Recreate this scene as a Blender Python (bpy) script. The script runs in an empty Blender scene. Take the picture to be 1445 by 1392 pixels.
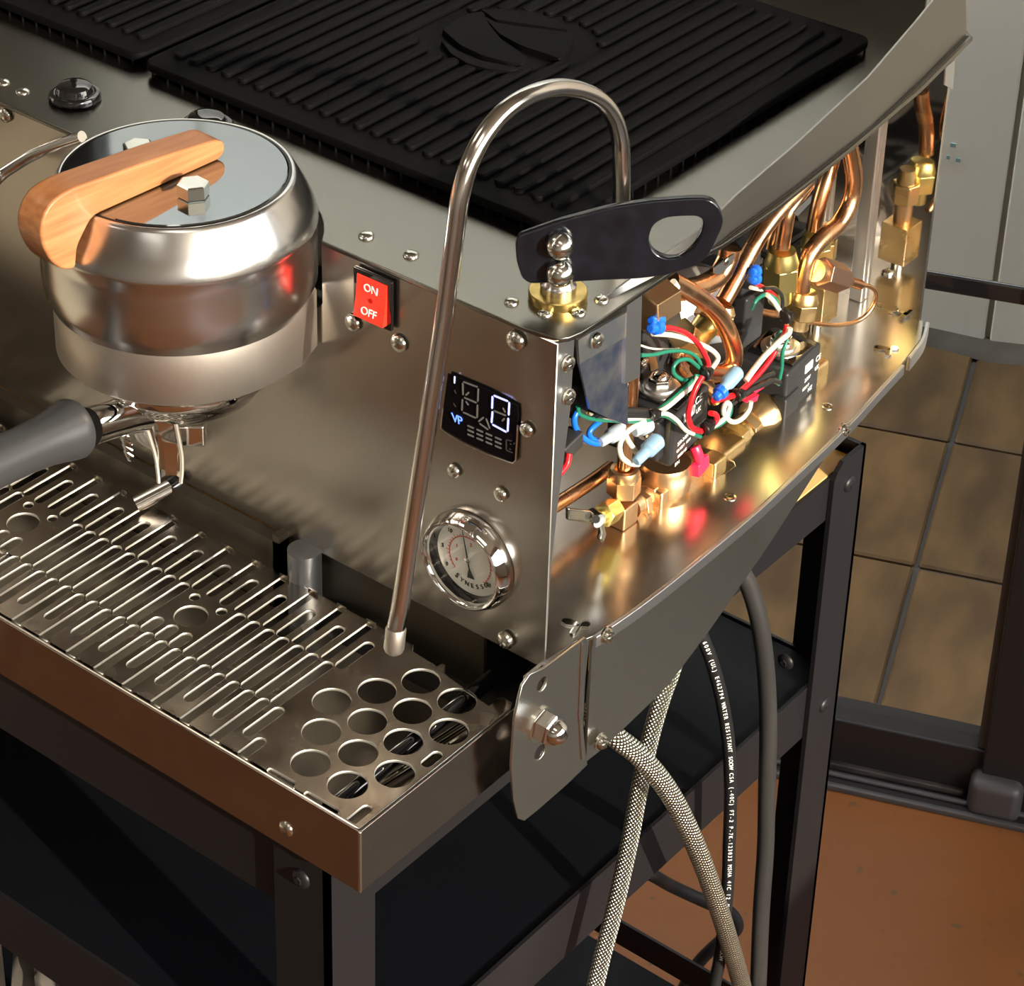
import bpy, bmesh, math, random
from mathutils import Vector, Matrix, Quaternion
random.seed(4)
SC = bpy.context.scene
COL = SC.collection
PI = math.pi
V = Vector
# ------------------------------------------------------------------ camera
CR = [V((0.77455313,0.63228981,0.01664449)), V((0.32729114,-0.37813489,-0.8659645)), V((-0.54124667,0.67618311,-0.49982842))]
CAM = V((0.77486062,-0.87974819,1.97184462)); FL = 3628.2139; PPX = 652.5556; PPY = 375.6608
cd = bpy.data.cameras.new('camera'); co = bpy.data.objects.new('camera', cd); COL.objects.link(co)
cd.sensor_width = 36.0; cd.lens = FL/1445*36.0; cd.shift_x = (722.5-PPX)/1445; cd.shift_y = -(696-PPY)/1445
cd.clip_start = 0.05; cd.clip_end = 60
m = Matrix((CR[0], -CR[1], -CR[2])).transposed().to_4x4(); m.translation = CAM
co.matrix_world = m
SC.camera = co
# ------------------------------------------------------------------ light
SC.view_settings.view_transform = 'Standard'; SC.view_settings.look = 'None'
SC.view_settings.gamma = 1.0; SC.view_settings.exposure = 0.3; SC.view_settings.use_curve_mapping = False
SC.cycles.max_bounces = 10; SC.cycles.glossy_bounces = 6; SC.cycles.diffuse_bounces = 4; SC.cycles.transparent_max_bounces = 12
SC.cycles.sample_clamp_indirect = 6.0; SC.cycles.sample_clamp_direct = 0
SC.cycles.caustics_reflective = True; SC.cycles.caustics_refractive = False; SC.cycles.blur_glossy = 0.6
w = bpy.data.worlds.new('daylight'); SC.world = w; w.use_nodes = True
nt = w.node_tree; bg = nt.nodes['Background']
tc = nt.nodes.new('ShaderNodeTexCoord'); sp = nt.nodes.new('ShaderNodeSeparateXYZ'); rp = nt.nodes.new('ShaderNodeValToRGB')
nt.links.new(tc.outputs['Generated'], sp.inputs[0]); nt.links.new(sp.outputs['Z'], rp.inputs[0]); nt.links.new(rp.outputs[0], bg.inputs[0])
e = rp.color_ramp.elements
e[0].position = 0.0; e[0].color = (0.24,0.21,0.17,1)
e[1].position = 0.9; e[1].color = (0.72,0.80,0.95,1)
q = rp.color_ramp.elements.new(0.03); q.color = (1.0,0.93,0.8,1)
q = rp.color_ramp.elements.new(0.35); q.color = (0.95,0.96,1.0,1)
bg.inputs[1].default_value = 7.0
def sun_dir(az, el):
    a, b = math.radians(az), math.radians(el)
    return V((math.cos(b)*math.cos(a), math.cos(b)*math.sin(a), math.sin(b)))
SUN = sun_dir(-12, 18)
sl = bpy.data.lights.new('sun','SUN'); sl.energy = 7.5; sl.angle = math.radians(0.6); sl.color = (1.0,0.86,0.66)
so = bpy.data.objects.new('sun', sl); COL.objects.link(so); so.location = SUN*5
so.rotation_euler = SUN.to_track_quat('Z','Y').to_euler()

for _i,(_x,_y) in enumerate(((-1.6,-0.6),(0.9,-0.9),(-1.4,-2.6),(0.9,-2.8))):  # unseen area lamps under the ceiling, added as soft fill for the steel
    al = bpy.data.lights.new('added_ceiling_fill','AREA'); al.shape = 'RECTANGLE'; al.size = 1.2; al.size_y = 0.6; al.energy = 4; al.color = (1.0,0.95,0.86)
    ao = bpy.data.objects.new('added_ceiling_fill', al); COL.objects.link(ao); ao.location = (_x,_y,3.04)
# ------------------------------------------------------------------ helpers
def ray(px, py): return CR[0]*((px-PPX)/FL) + CR[1]*((py-PPY)/FL) + CR[2]
def PZ(px, py, z): d = ray(px,py); return CAM + d*((z-CAM.z)/d.z)
def PX(px, py, x): d = ray(px,py); return CAM + d*((x-CAM.x)/d.x)
def PY(px, py, y): d = ray(px,py); return CAM + d*((y-CAM.y)/d.y)
def PN(px, py, p0, n): d = ray(px,py); return CAM + d*(((p0-CAM).dot(n))/d.dot(n))

def frame(axis, up=None):
    z = V(axis).normalized()
    u = V((0,0,1)) if abs(z.z) < 0.9 else V((1,0,0))
    if up is not None: u = V(up)
    x = u.cross(z)
    if x.length < 1e-6: x = V((1,0,0)).cross(z)
    x.normalize(); y = z.cross(x)
    return x, y, z

class MB:
    def __init__(s): s.v = []; s.f = []
    def add(s, vs, fs):
        o = len(s.v); s.v += [V(a) for a in vs]; s.f += [[i+o for i in f] for f in fs]; return s
    def box(s, x0,x1,y0,y1,z0,z1):
        return s.add([(x0,y0,z0),(x1,y0,z0),(x1,y1,z0),(x0,y1,z0),(x0,y0,z1),(x1,y0,z1),(x1,y1,z1),(x0,y1,z1)],
            [[0,3,2,1],[4,5,6,7],[0,1,5,4],[1,2,6,5],[2,3,7,6],[3,0,4,7]])
    def obox(s, c, ax, ay, az):
        c = V(c); ax=V(ax); ay=V(ay); az=V(az)
        if ax.cross(ay).dot(az) < 0: ax = -ax
        return s.add([c-ax-ay-az,c+ax-ay-az,c+ax+ay-az,c-ax+ay-az,c-ax-ay+az,c+ax-ay+az,c+ax+ay+az,c-ax+ay+az],
            [[0,3,2,1],[4,5,6,7],[0,1,5,4],[1,2,6,5],[2,3,7,6],[3,0,4,7]])
    def prism(s, pts, off):
        off = V(off); p = [V(a) for a in pts]; n = len(p)
        nrm = V((0,0,0))
        for i in range(n): nrm += (p[i]-p[0]).cross(p[(i+1)%n]-p[0])
        if nrm.dot(off) > 0: p = p[::-1]
        return s.add(p+[a+off for a in p], [list(range(n)), [n+i for i in range(n)][::-1]] + [[(i+1)%n, i, n+i, n+(i+1)%n] for i in range(n)])
    def rings(s, rings, cap=True, closed=True):
        n = len(rings[0]); vs = [a for r in rings for a in r]; fs = []
        for k in range(len(rings)-1):
            for i in range(n if closed else n-1):
                j = (i+1)%n; fs.append([k*n+i, k*n+j, (k+1)*n+j, (k+1)*n+i])
        if cap: fs.append(list(range(n))[::-1]); fs.append([(len(rings)-1)*n+i for i in range(n)])
        return s.add(vs, fs)
    def lathe(s, o, axis, prof, n=48, up=None, phase=0.0, cap=True):
        x,y,z = frame(axis, up); o = V(o)
        return s.rings([[o+z*h+x*(r*math.cos(phase+2*PI*i/n))+y*(r*math.sin(phase+2*PI*i/n)) for i in range(n)] for r,h in prof], cap=cap)
    def cyl(s, a, b, r, n=24, r2=None):
        a=V(a); b=V(b); L=(b-a).length
        return s.lathe(a, b-a, [(r,0),(r if r2 is None else r2,L)], n)
    def hexn(s, a, b, r, ch=0.12, phase=0.0):
        a=V(a); b=V(b); L=(b-a).length; c=r*ch
        return s.lathe(a, b-a, [(r-c,0),(r,c*.6),(r,L-c*.6),(r-c,L)], 6, phase=phase)
    def tube(s, pts, r, n=14, cap=True, rr=None):
        pts = [V(p) for p in pts]; T = []
        for i in range(len(pts)):
            a = pts[max(0,i-1)]; b = pts[min(len(pts)-1,i+1)]; T.append((b-a).normalized())
        x,y,z = frame(T[0]); rings = []
        for i,p in enumerate(pts):
            if i: 
                q = T[i-1].rotation_difference(T[i]); x = q @ x; y = q @ y
            R = r if rr is None else rr[i]
            rings.append([p + x*(R*math.cos(2*PI*k/n)) + y*(R*math.sin(2*PI*k/n)) for k in range(n)])
        return s.rings(rings, cap=cap)
    def dome(s, c, axis, r, h, n=20, k=6, base=0.0):
        prof = [(r,-base)] if base else []
        for i in range(k): a = i/k*PI/2; prof.append((r*math.cos(a), h*math.sin(a)))
        prof.append((r*0.02, h)); return s.lathe(c, axis, prof, n)
    def sphere(s, c, r, n=20, k=12, axis=(0,0,1)):
        return s.lathe(V(c), axis, [(max(r*math.sin(PI*i/k), r*.01), -r*math.cos(PI*i/k)) for i in range(k+1)], n)

def spline(pts, sub=8):
    P = [V(p) for p in pts]; P = [P[0]*2-P[1]] + P + [P[-1]*2-P[-2]]; out = []
    for i in range(1, len(P)-2):
        for k in range(sub):
            t = k/sub; a,b,c,d = P[i-1],P[i],P[i+1],P[i+2]
            out.append(0.5*((2*b)+(c-a)*t+(2*a-5*b+4*c-d)*t*t+(3*b-a-3*c+d)*t*t*t))
    out.append(P[-2]); return out

ORG = {}
def world_origin(p):
    return ORG.get(p.name, V((0,0,0))) if p is not None else V((0,0,0))
def link_mesh(name, me, mat, parent=None, smooth=True, bevel=0, bseg=2, origin=None, ang=35):
    o = bpy.data.objects.new(name, me); COL.objects.link(o)
    if mat is not None and not me.materials: me.materials.append(mat)
    if smooth:
        for p in me.polygons: p.use_smooth = True
        me.set_sharp_from_angle(angle=math.radians(ang))
    if bevel:
        b = o.modifiers.new('bevel','BEVEL'); b.width = bevel; b.segments = bseg; b.limit_method = 'ANGLE'; b.angle_limit = math.radians(40)
        o.modifiers.new('wn','WEIGHTED_NORMAL')
    wo = V(origin) if origin is not None else world_origin(parent)
    o.location = wo - world_origin(parent)
    if parent is not None: o.parent = parent
    ORG[o.name] = wo
    return o
def build(name, mb, mat, parent=None, smooth=True, bevel=0, bseg=2, origin=None, label=None, ang=35):
    me = bpy.data.meshes.new(name)
    if origin is None and parent is None:
        xs = [v.x for v in mb.v]; ys = [v.y for v in mb.v]; zs = [v.z for v in mb.v]
        origin = V(((min(xs)+max(xs))/2, (min(ys)+max(ys))/2, min(zs)))
    wo = V(origin) if origin is not None else world_origin(parent)
    me.from_pydata([v-wo for v in mb.v], [], mb.f); me.validate()
    bm = bmesh.new(); bm.from_mesh(me); bmesh.ops.recalc_face_normals(bm, faces=bm.faces); bm.to_mesh(me); bm.free()
    o = link_mesh(name, me, mat, parent, smooth, bevel, bseg, origin=wo, ang=ang)
    if label: o['label'] = label
    return o
def empty(name, loc, label=None, cat=None, group=None, parent=None):
    o = bpy.data.objects.new(name, None); COL.objects.link(o); o.empty_display_size = 0.02
    o.location = V(loc) - world_origin(parent)
    if parent is not None: o.parent = parent
    ORG[o.name] = V(loc)
    return tag(o, label, cat, group)
def tag(o, label=None, cat=None, group=None, kind=None):
    if label: o['label'] = label
    if cat: o['category'] = cat
    if group: o['group'] = group
    if kind: o['kind'] = kind
    return o
def plate_mesh(name, outer, holes, th, to3, bevel=0.0):
    """sheet of thickness th with real holes; to3 maps local (x,y,z) to world, z=0 is the visible face, material goes to z=-th"""
    cu = bpy.data.curves.new('c','CURVE'); cu.dimensions = '2D'; cu.fill_mode = 'BOTH'; cu.extrude = max(th/2-bevel, 1e-5)
    cu.bevel_depth = bevel; cu.bevel_resolution = 1; cu.offset = -bevel
    for pts in [outer]+holes:
        s = cu.splines.new('POLY'); s.points.add(len(pts)-1)
        for i,p in enumerate(pts): s.points[i].co = (p[0],p[1],0,1)
        s.use_cyclic_u = True
    ob = bpy.data.objects.new('tmp', cu); COL.objects.link(ob)
    dg = bpy.context.evaluated_depsgraph_get(); me = bpy.data.meshes.new_from_object(ob.evaluated_get(dg))
    bpy.data.objects.remove(ob); bpy.data.curves.remove(cu); me.name = name; me.materials.clear()
    for v in me.vertices: v.co = to3(v.co.x, v.co.y, v.co.z-th/2)
    return me
def plate(name, outer, holes, th, to3, mat, parent=None, bevel=0.0, label=None, origin=None, edge=None, nrm=(0,0,1)):
    me = plate_mesh(name, outer, holes, th, to3, bevel)
    if edge is not None:
        me.materials.append(mat); me.materials.append(edge); N_ = V(nrm)
        for p in me.polygons:
            if abs(p.normal.dot(N_)) < 0.9: p.material_index = 1
    wo = V(origin) if origin is not None else world_origin(parent)
    for v in me.vertices: v.co -= wo
    o = link_mesh(name, me, mat, parent, smooth=False, origin=wo)
    if label: o['label'] = label
    return o
def text(name, s, size, pos, right, up, mat, parent, th=0.0002, shear=0.0, align='CENTER', spacing=1.0):
    cu = bpy.data.curves.new('t','FONT'); cu.body = s; cu.size = size; cu.extrude = th; cu.align_x = align; cu.align_y = 'CENTER'; cu.shear = shear; cu.space_character = spacing
    ob = bpy.data.objects.new('tmp', cu); COL.objects.link(ob)
    dg = bpy.context.evaluated_depsgraph_get(); me = bpy.data.meshes.new_from_object(ob.evaluated_get(dg))
    bpy.data.objects.remove(ob); bpy.data.curves.remove(cu); me.materials.clear(); me.name = name
    R = V(right).normalized(); U = V(up).normalized(); N = R.cross(U); wo = world_origin(parent)
    for v in me.vertices: v.co = V(pos)+R*v.co.x+U*v.co.y+N*v.co.z - wo
    return link_mesh(name, me, mat, parent, smooth=False, origin=wo)
def circle(cx, cy, r, n=32): return [(cx+r*math.cos(2*PI*i/n), cy+r*math.sin(2*PI*i/n)) for i in range(n)]
def slot(x, y0, y1, r, ax='y', n=8):
    pts = []
    for i in range(n+1): a = PI*i/n; pts.append((r*math.cos(a), (y1-r)+r*math.sin(a)))
    for i in range(n+1): a = PI+PI*i/n; pts.append((r*math.cos(a), (y0+r)+r*math.sin(a)))
    return [(x+a,b) for a,b in pts] if ax=='y' else [(b, x+a) for a,b in pts]
def rrect(x0,x1,y0,y1,r,n=6):
    pts = []
    for cx,cy,a0 in ((x1-r,y1-r,0),(x0+r,y1-r,PI/2),(x0+r,y0+r,PI),(x1-r,y0+r,1.5*PI)):
        for i in range(n+1): a = a0+PI/2*i/n; pts.append((cx+r*math.cos(a), cy+r*math.sin(a)))
    return pts
def roundpoly(pts, r, n=5):
    out = []; N = len(pts)
    for i in range(N):
        p = V((pts[i][0],pts[i][1])); a = V((pts[i-1][0],pts[i-1][1])); b = V((pts[(i+1)%N][0],pts[(i+1)%N][1]))
        rr = r[i] if isinstance(r,(list,tuple)) else r
        da = (a-p); db = (b-p); d = min(rr, da.length*.49, db.length*.49)
        if d < 1e-5: out.append((p.x,p.y)); continue
        s = p+da.normalized()*d; e2 = p+db.normalized()*d
        for k in range(n+1):
            t = k/n; qv = s*(1-t)**2+p*2*t*(1-t)+e2*t*t; out.append((qv.x,qv.y))
    return out

# ------------------------------------------------------------------ materials
def mat(name, col, metal=0.0, rough=0.5, spec=0.5, noise=None, bump=None, coat=0, emit=None, estr=0, aniso=0, rvar=None, trans=0, ior=1.45, sub=0):
    """noise=(scale xyz, colour2, contrast) ; bump=(scale xyz, strength, distance) ; rvar=(scale, amount)"""
    m = bpy.data.materials.new(name); m.use_nodes = True; nt = m.node_tree; b = nt.nodes['Principled BSDF']
    b.inputs['Base Color'].default_value = (*col,1); b.inputs['Metallic'].default_value = metal; b.inputs['Roughness'].default_value = rough
    b.inputs['Specular IOR Level'].default_value = spec; b.inputs['Coat Weight'].default_value = coat; b.inputs['Coat Roughness'].default_value = 0.05
    b.inputs['Anisotropic'].default_value = aniso; b.inputs['Transmission Weight'].default_value = trans; b.inputs['IOR'].default_value = ior
    if emit: b.inputs['Emission Color'].default_value = (*emit,1); b.inputs['Emission Strength'].default_value = estr
    tc = nt.nodes.new('ShaderNodeTexCoord')
    def tex(scale, detail=4, rot=None):
        mp = nt.nodes.new('ShaderNodeMapping'); mp.inputs['Scale'].default_value = scale
        if rot: mp.inputs['Rotation'].default_value = rot
        nt.links.new(tc.outputs['Object'], mp.inputs[0])
        n = nt.nodes.new('ShaderNodeTexNoise'); n.inputs['Scale'].default_value = 1.0; n.inputs['Detail'].default_value = detail
        nt.links.new(mp.outputs[0], n.inputs[0]); return n
    if noise:
        n = tex(noise[0], 6); r = nt.nodes.new('ShaderNodeValToRGB'); k = noise[2] if len(noise)>2 else 0.2
        r.color_ramp.elements[0].position = 0.5-k; r.color_ramp.elements[1].position = 0.5+k
        r.color_ramp.elements[0].color = (*col,1); r.color_ramp.elements[1].color = (*noise[1],1)
        nt.links.new(n.outputs[0], r.inputs[0]); nt.links.new(r.outputs[0], b.inputs['Base Color'])
    if rvar:
        n = tex(rvar[0], 1); mr = nt.nodes.new('ShaderNodeMapRange'); mr.inputs[1].default_value = 0.2; mr.inputs[2].default_value = 0.8
        mr.inputs[3].default_value = rough-rvar[1]; mr.inputs[4].default_value = rough+rvar[1]
        nt.links.new(n.outputs[0], mr.inputs[0]); nt.links.new(mr.outputs[0], b.inputs['Roughness'])
    if bump:
        n = tex(bump[0], 3); bn = nt.nodes.new('ShaderNodeBump'); bn.inputs['Strength'].default_value = bump[1]; bn.inputs['Distance'].default_value = bump[2]
        nt.links.new(n.outputs[0], bn.inputs['Height']); nt.links.new(bn.outputs[0], b.inputs['Normal'])
    return m
STEEL = (0.62,0.585,0.53)
M = dict(
 front = mat('brushed_front_steel', (0.50,0.465,0.42), 1, 0.23),
 top = mat('brushed_top_steel', (0.255,0.245,0.215), 1, 0.26),
 guard = mat('brushed_guard_steel', (0.27,0.26,0.24), 1, 0.3, bump=((60,7,300),0.25,0.0005)),
 base = mat('base_plate_steel', (0.62,0.59,0.53), 1, 0.22, rvar=((40,40,40),0.03)),
 skirt = mat('brushed_skirt_steel', (0.62,0.61,0.57), 1, 0.25, bump=((60,40,400),0.06,0.0003)),
 mirror = mat('polished_panel', (0.80,0.77,0.72), 1, 0.045, bump=((9,9,9),0.05,0.002)),
 tray = mat('worn_tray_steel', (0.42,0.35,0.31), 1, 0.15, noise=((30,30,60),(0.47,0.39,0.34)), bump=((90,90,90),0.03,0.0003), rvar=((60,60,60),0.07)),
 grate = mat('grate_steel', (0.40,0.375,0.33), 1, 0.24, noise=((18,18,18),(0.33,0.285,0.235)), rvar=((50,50,50),0.08)),
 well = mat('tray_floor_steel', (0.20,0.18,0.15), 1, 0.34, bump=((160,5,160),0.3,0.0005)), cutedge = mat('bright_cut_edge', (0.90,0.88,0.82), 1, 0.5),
 chrome = mat('chrome', (0.86,0.85,0.83), 1, 0.05),
 satin = mat('satin_cap_steel', (0.74,0.73,0.72), 1, 0.22),
 bead = mat('scratched_casing_steel', (0.68,0.64,0.59), 1, 0.42, bump=((260,260,90),0.3,0.0004)),
 lid = mat('smoked_lid', (0.35,0.375,0.385), 1, 0.06),
 blacklid = mat('black_gasket', (0.01,0.01,0.01), 0, 0.25),
 wand = mat('polished_wand_steel', (0.85,0.81,0.77), 1, 0.15),
 screw = mat('nickel_screw', (0.80,0.79,0.72), 1, 0.16),
 alu = mat('brushed_aluminium', (0.72,0.73,0.74), 1, 0.32, bump=((60,60,500),0.3,0.0003)),
 zinc = mat('zinc_plated_steel', (0.60,0.66,0.74), 1, 0.34, noise=((50,50,50),(0.78,0.78,0.74),0.1), bump=((150,150,150),0.3,0.0004)),
 zincblue = mat('blue_zinc_steel', (0.24,0.33,0.58), 1, 0.32, noise=((70,70,70),(0.70,0.74,0.80),0.22)),
 copper = mat('copper_pipe', (0.90,0.45,0.22), 1, 0.24, noise=((40,40,40),(0.95,0.60,0.34)), rvar=((60,60,60),0.08)),
 brass = mat('brass_fitting', (0.90,0.68,0.30), 1, 0.30, noise=((60,60,60),(0.86,0.62,0.34)), rvar=((80,80,80),0.06)),
 ybrass = mat('bright_yellow_brass', (0.95,0.82,0.32), 1, 0.29),
 rbrass = mat('copper_toned_bronze', (0.90,0.55,0.30), 1, 0.32, noise=((60,60,60),(0.92,0.64,0.36)), bump=((300,300,300),0.15,0.0003)),
 brown = mat('dull_bronze', (0.40,0.25,0.18), 1, 0.38),
 wood = mat('teak', (0.42,0.185,0.075), 0, 0.42, noise=((150,12,240),(0.27,0.10,0.036),0.22), bump=((300,40,300),0.2,0.0003), coat=0.15),
 pine = mat('varnished_table_wood', (0.80,0.56,0.22), 0, 0.45, noise=((60,6,60),(0.66,0.42,0.14),0.3)),
 rubber = mat('black_rubber', (0.0022,0.0023,0.0028), 0, 0.65, spec=0.08),
 handle = mat('grey_black_rubber', (0.030,0.031,0.033), 0, 0.38, spec=0.5),
 gloss = mat('gloss_black', (0.006,0.006,0.007), 0, 0.05, coat=1),
 lever = mat('scratched_black_lever', (0.0025,0.003,0.005), 0, 0.14, spec=0.5, coat=0.3, noise=((80,80,80),(0.007,0.009,0.014),0.3)),
 table = mat('black_powder_coat', (0.009,0.0085,0.010), 0, 0.42, spec=0.35, bump=((900,900,900),0.05,0.0002)),
 shelf = mat('black_shelf_board', (0.0028,0.0036,0.0055), 0, 0.5, spec=0.15),
 coil = mat('black_coil_plastic', (0.02,0.021,0.023), 0, 0.4),
 hole = mat('dark_inside', (0.012,0.011,0.010), 0, 0.8),
 boiler = mat('boiler_steel', (0.40,0.38,0.36), 1, 0.42),
 insul = mat('black_insulation', (0.012,0.012,0.012), 0, 0.9, bump=((300,300,300),0.6,0.001)),
 red = mat('red_rocker', (0.85,0.03,0.015), 0, 0.22, emit=(1,0.04,0.02), estr=0.35),
 redp = mat('magenta_red_plastic', (0.85,0.02,0.07), 0, 0.35),
 white = mat('white_print', (0.85,0.85,0.83), 0, 0.5),
 dial = mat('white_dial', (0.85,0.84,0.80), 0, 0.5),
 ink = mat('dark_ink', (0.03,0.04,0.04), 0, 0.5), redink = mat('red_ink', (0.75,0.06,0.05), 0, 0.5),
 greydot = mat('unlit_segment', (0.13,0.125,0.125), 0, 0.5), dimseg = mat('dim_segment', (0.035,0.035,0.035), 0, 0.5),
 lit = mat('lit_segment', (0.4,0.42,0.9), 0, 0.5, emit=(0.36,0.40,1.0), estr=1.0),
 litw = mat('lit_white', (0.6,0.6,1), 0, 0.5, emit=(0.62,0.66,1.0), estr=1.0),
 litb = mat('lit_blue', (0.1,0.2,0.9), 0, 0.5, emit=(0.12,0.26,1.0), estr=1.3),
 panelblack = mat('display_black', (0.003,0.003,0.004), 0, 0.06, spec=0.15),
 w_red = mat('red_wire', (0.60,0.012,0.02), 0, 0.3), w_white = mat('white_wire', (0.62,0.59,0.48), 0, 0.35), w_green = mat('green_wire', (0.012,0.15,0.095), 0, 0.3),
 w_blue = mat('blue_wire', (0.008,0.13,0.65), 0, 0.3), w_black = mat('black_wire', (0.015,0.015,0.015), 0, 0.35), w_yellow = mat('yellow_wire', (0.80,0.58,0.10), 0, 0.35),
 crimp = mat('pale_blue_crimp', (0.20,0.34,0.48), 0, 0.25, coat=0.3), bluecrimp = mat('blue_crimp', (0.01,0.12,0.75), 0, 0.25, coat=0.3), clearcrimp = mat('milky_crimp', (0.32,0.38,0.42), 0, 0.25),
 cable = mat('black_cable', (0.010,0.010,0.011), 0, 0.4), cableg = mat('dusty_grey_cable', (0.020,0.020,0.020), 0, 0.45, spec=0.4, noise=((60,60,9),(0.030,0.029,0.029))),
 bronze = mat('dark_bronze_aluminium', (0.030,0.026,0.024), 0.3, 0.42), stile = mat('grey_bronze_frame', (0.10,0.09,0.085), 0.3, 0.45), sill = mat('worn_sill', (0.12,0.10,0.085), 0.3, 0.5, noise=((8,60,60),(0.05,0.042,0.038),0.15)),
 concrete = mat('painted_concrete', (0.88,0.84,0.73), 0, 0.8, noise=((2.5,2.5,2.5),(0.78,0.77,0.70),0.2), bump=((30,30,30),0.2,0.003)),
 curb = mat('dirty_curb', (0.045,0.038,0.028), 0, 0.9, spec=0.1, noise=((14,14,14),(0.09,0.08,0.062),0.2)),
 grout = mat('grout', (0.055,0.048,0.04), 0, 0.9),
 floor = mat('orange_stained_concrete', (0.245,0.083,0.020), 0, 0.36, noise=((5,5,5),(0.20,0.068,0.017),0.25), bump=((40,40,40),0.05,0.001)),
 wallc = mat('beige_wall', (0.40,0.37,0.31), 0, 0.7), ceil = mat('ceiling', (0.50,0.48,0.43), 0, 0.8), stoolg = mat('grey_bag', (0.16,0.145,0.125), 0, 0.6, noise=((9,9,9),(0.05,0.045,0.04),0.1)),
 teal = mat('teal_chalk', (0.25,0.40,0.38), 0, 0.8),
)
# floor: add specks
def speck(m, scale, thr, dark):
    nt = m.node_tree; b = nt.nodes['Principled BSDF']; src = b.inputs['Base Color'].links[0].from_socket
    tc = nt.nodes.new('ShaderNodeTexCoord'); n = nt.nodes.new('ShaderNodeTexNoise'); n.inputs['Scale'].default_value = scale; n.inputs['Detail'].default_value = 2
    nt.links.new(tc.outputs['Object'], n.inputs[0]); r = nt.nodes.new('ShaderNodeValToRGB'); r.color_ramp.elements[0].position = thr; r.color_ramp.elements[1].position = thr+0.05
    mx = nt.nodes.new('ShaderNodeMixRGB'); mx.inputs[2].default_value = (*dark,1); nt.links.new(n.outputs[0], r.inputs[0]); nt.links.new(r.outputs[0], mx.inputs[0])
    nt.links.new(src, mx.inputs[1]); nt.links.new(mx.outputs[0], b.inputs['Base Color'])
speck(M['floor'], 38, 0.68, (0.13,0.065,0.03))
def tilemat(i):
    a = [(0.135,0.076,0.027),(0.12,0.069,0.025),(0.15,0.084,0.030)][i]
    m = mat('slate_look_tile', a, 0, 0.42, noise=((16,7,7),(a[0]*.52,a[1]*.52,a[2]*.56),0.13), bump=((16,7,7),0.6,0.008))
    return m
TILE = [tilemat(i) for i in range(3)]
def glassmat():
    m = bpy.data.materials.new('window_glass'); m.use_nodes = True; nt = m.node_tree; nt.nodes.remove(nt.nodes['Principled BSDF'])
    t = nt.nodes.new('ShaderNodeBsdfTransparent'); t.inputs[0].default_value = (0.97,0.97,0.95,1); g = nt.nodes.new('ShaderNodeBsdfGlossy'); g.inputs['Roughness'].default_value = 0.01
    fr = nt.nodes.new('ShaderNodeFresnel'); fr.inputs[0].default_value = 1.45; mx = nt.nodes.new('ShaderNodeMixShader')
    ge = nt.nodes.new('ShaderNodeNewGeometry'); mu = nt.nodes.new('ShaderNodeMath'); mu.operation = 'SUBTRACT'; mu.use_clamp = True
    nt.links.new(fr.outputs[0], mu.inputs[0]); nt.links.new(ge.outputs['Backfacing'], mu.inputs[1]); nt.links.new(mu.outputs[0], mx.inputs[0]); nt.links.new(t.outputs[0], mx.inputs[1]); nt.links.new(g.outputs[0], mx.inputs[2])
    nt.links.new(mx.outputs[0], nt.nodes['Material Output'].inputs[0]); return m
M['glass'] = glassmat()
def braidmat():
    m = mat('steel_braid', (0.72,0.73,0.62), 1, 0.3); nt = m.node_tree; b = nt.nodes['Principled BSDF']
    uv = nt.nodes.new('ShaderNodeUVMap'); ws = []
    for sx in (1,-1):
        mp = nt.nodes.new('ShaderNodeMapping'); mp.inputs['Scale'].default_value = (1,1,1); nt.links.new(uv.outputs[0], mp.inputs[0])
        s = nt.nodes.new('ShaderNodeSeparateXYZ'); nt.links.new(mp.outputs[0], s.inputs[0])
        a = nt.nodes.new('ShaderNodeMath'); a.operation = 'MULTIPLY_ADD'; a.inputs[1].default_value = sx; nt.links.new(s.outputs[0], a.inputs[0]); nt.links.new(s.outputs[1], a.inputs[2])
        c = nt.nodes.new('ShaderNodeMath'); c.operation = 'SINE'; k = nt.nodes.new('ShaderNodeMath'); k.operation = 'MULTIPLY'; k.inputs[1].default_value = 2*PI
        nt.links.new(a.outputs[0], k.inputs[0]); nt.links.new(k.outputs[0], c.inputs[0]); ws.append(c)
    mn = nt.nodes.new('ShaderNodeMath'); mn.operation = 'MULTIPLY'; nt.links.new(ws[0].outputs[0], mn.inputs[0]); nt.links.new(ws[1].outputs[0], mn.inputs[1])
    ab = nt.nodes.new('ShaderNodeMath'); ab.operation = 'ABSOLUTE'; nt.links.new(mn.outputs[0], ab.inputs[0])
    r = nt.nodes.new('ShaderNodeValToRGB'); r.color_ramp.elements[0].position = 0.04; r.color_ramp.elements[0].color = (0.06,0.07,0.045,1)
    r.color_ramp.elements[1].position = 0.34; r.color_ramp.elements[1].color = (0.86,0.86,0.74,1)
    nt.links.new(ab.outputs[0], r.inputs[0]); nt.links.new(r.outputs[0], b.inputs['Base Color'])
    bn = nt.nodes.new('ShaderNodeBump'); bn.inputs['Strength'].default_value = 0.9; bn.inputs['Distance'].default_value = 0.0012
    nt.links.new(ab.outputs[0], bn.inputs['Height']); nt.links.new(bn.outputs[0], b.inputs['Normal']); return m
M['braid'] = braidmat()

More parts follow.
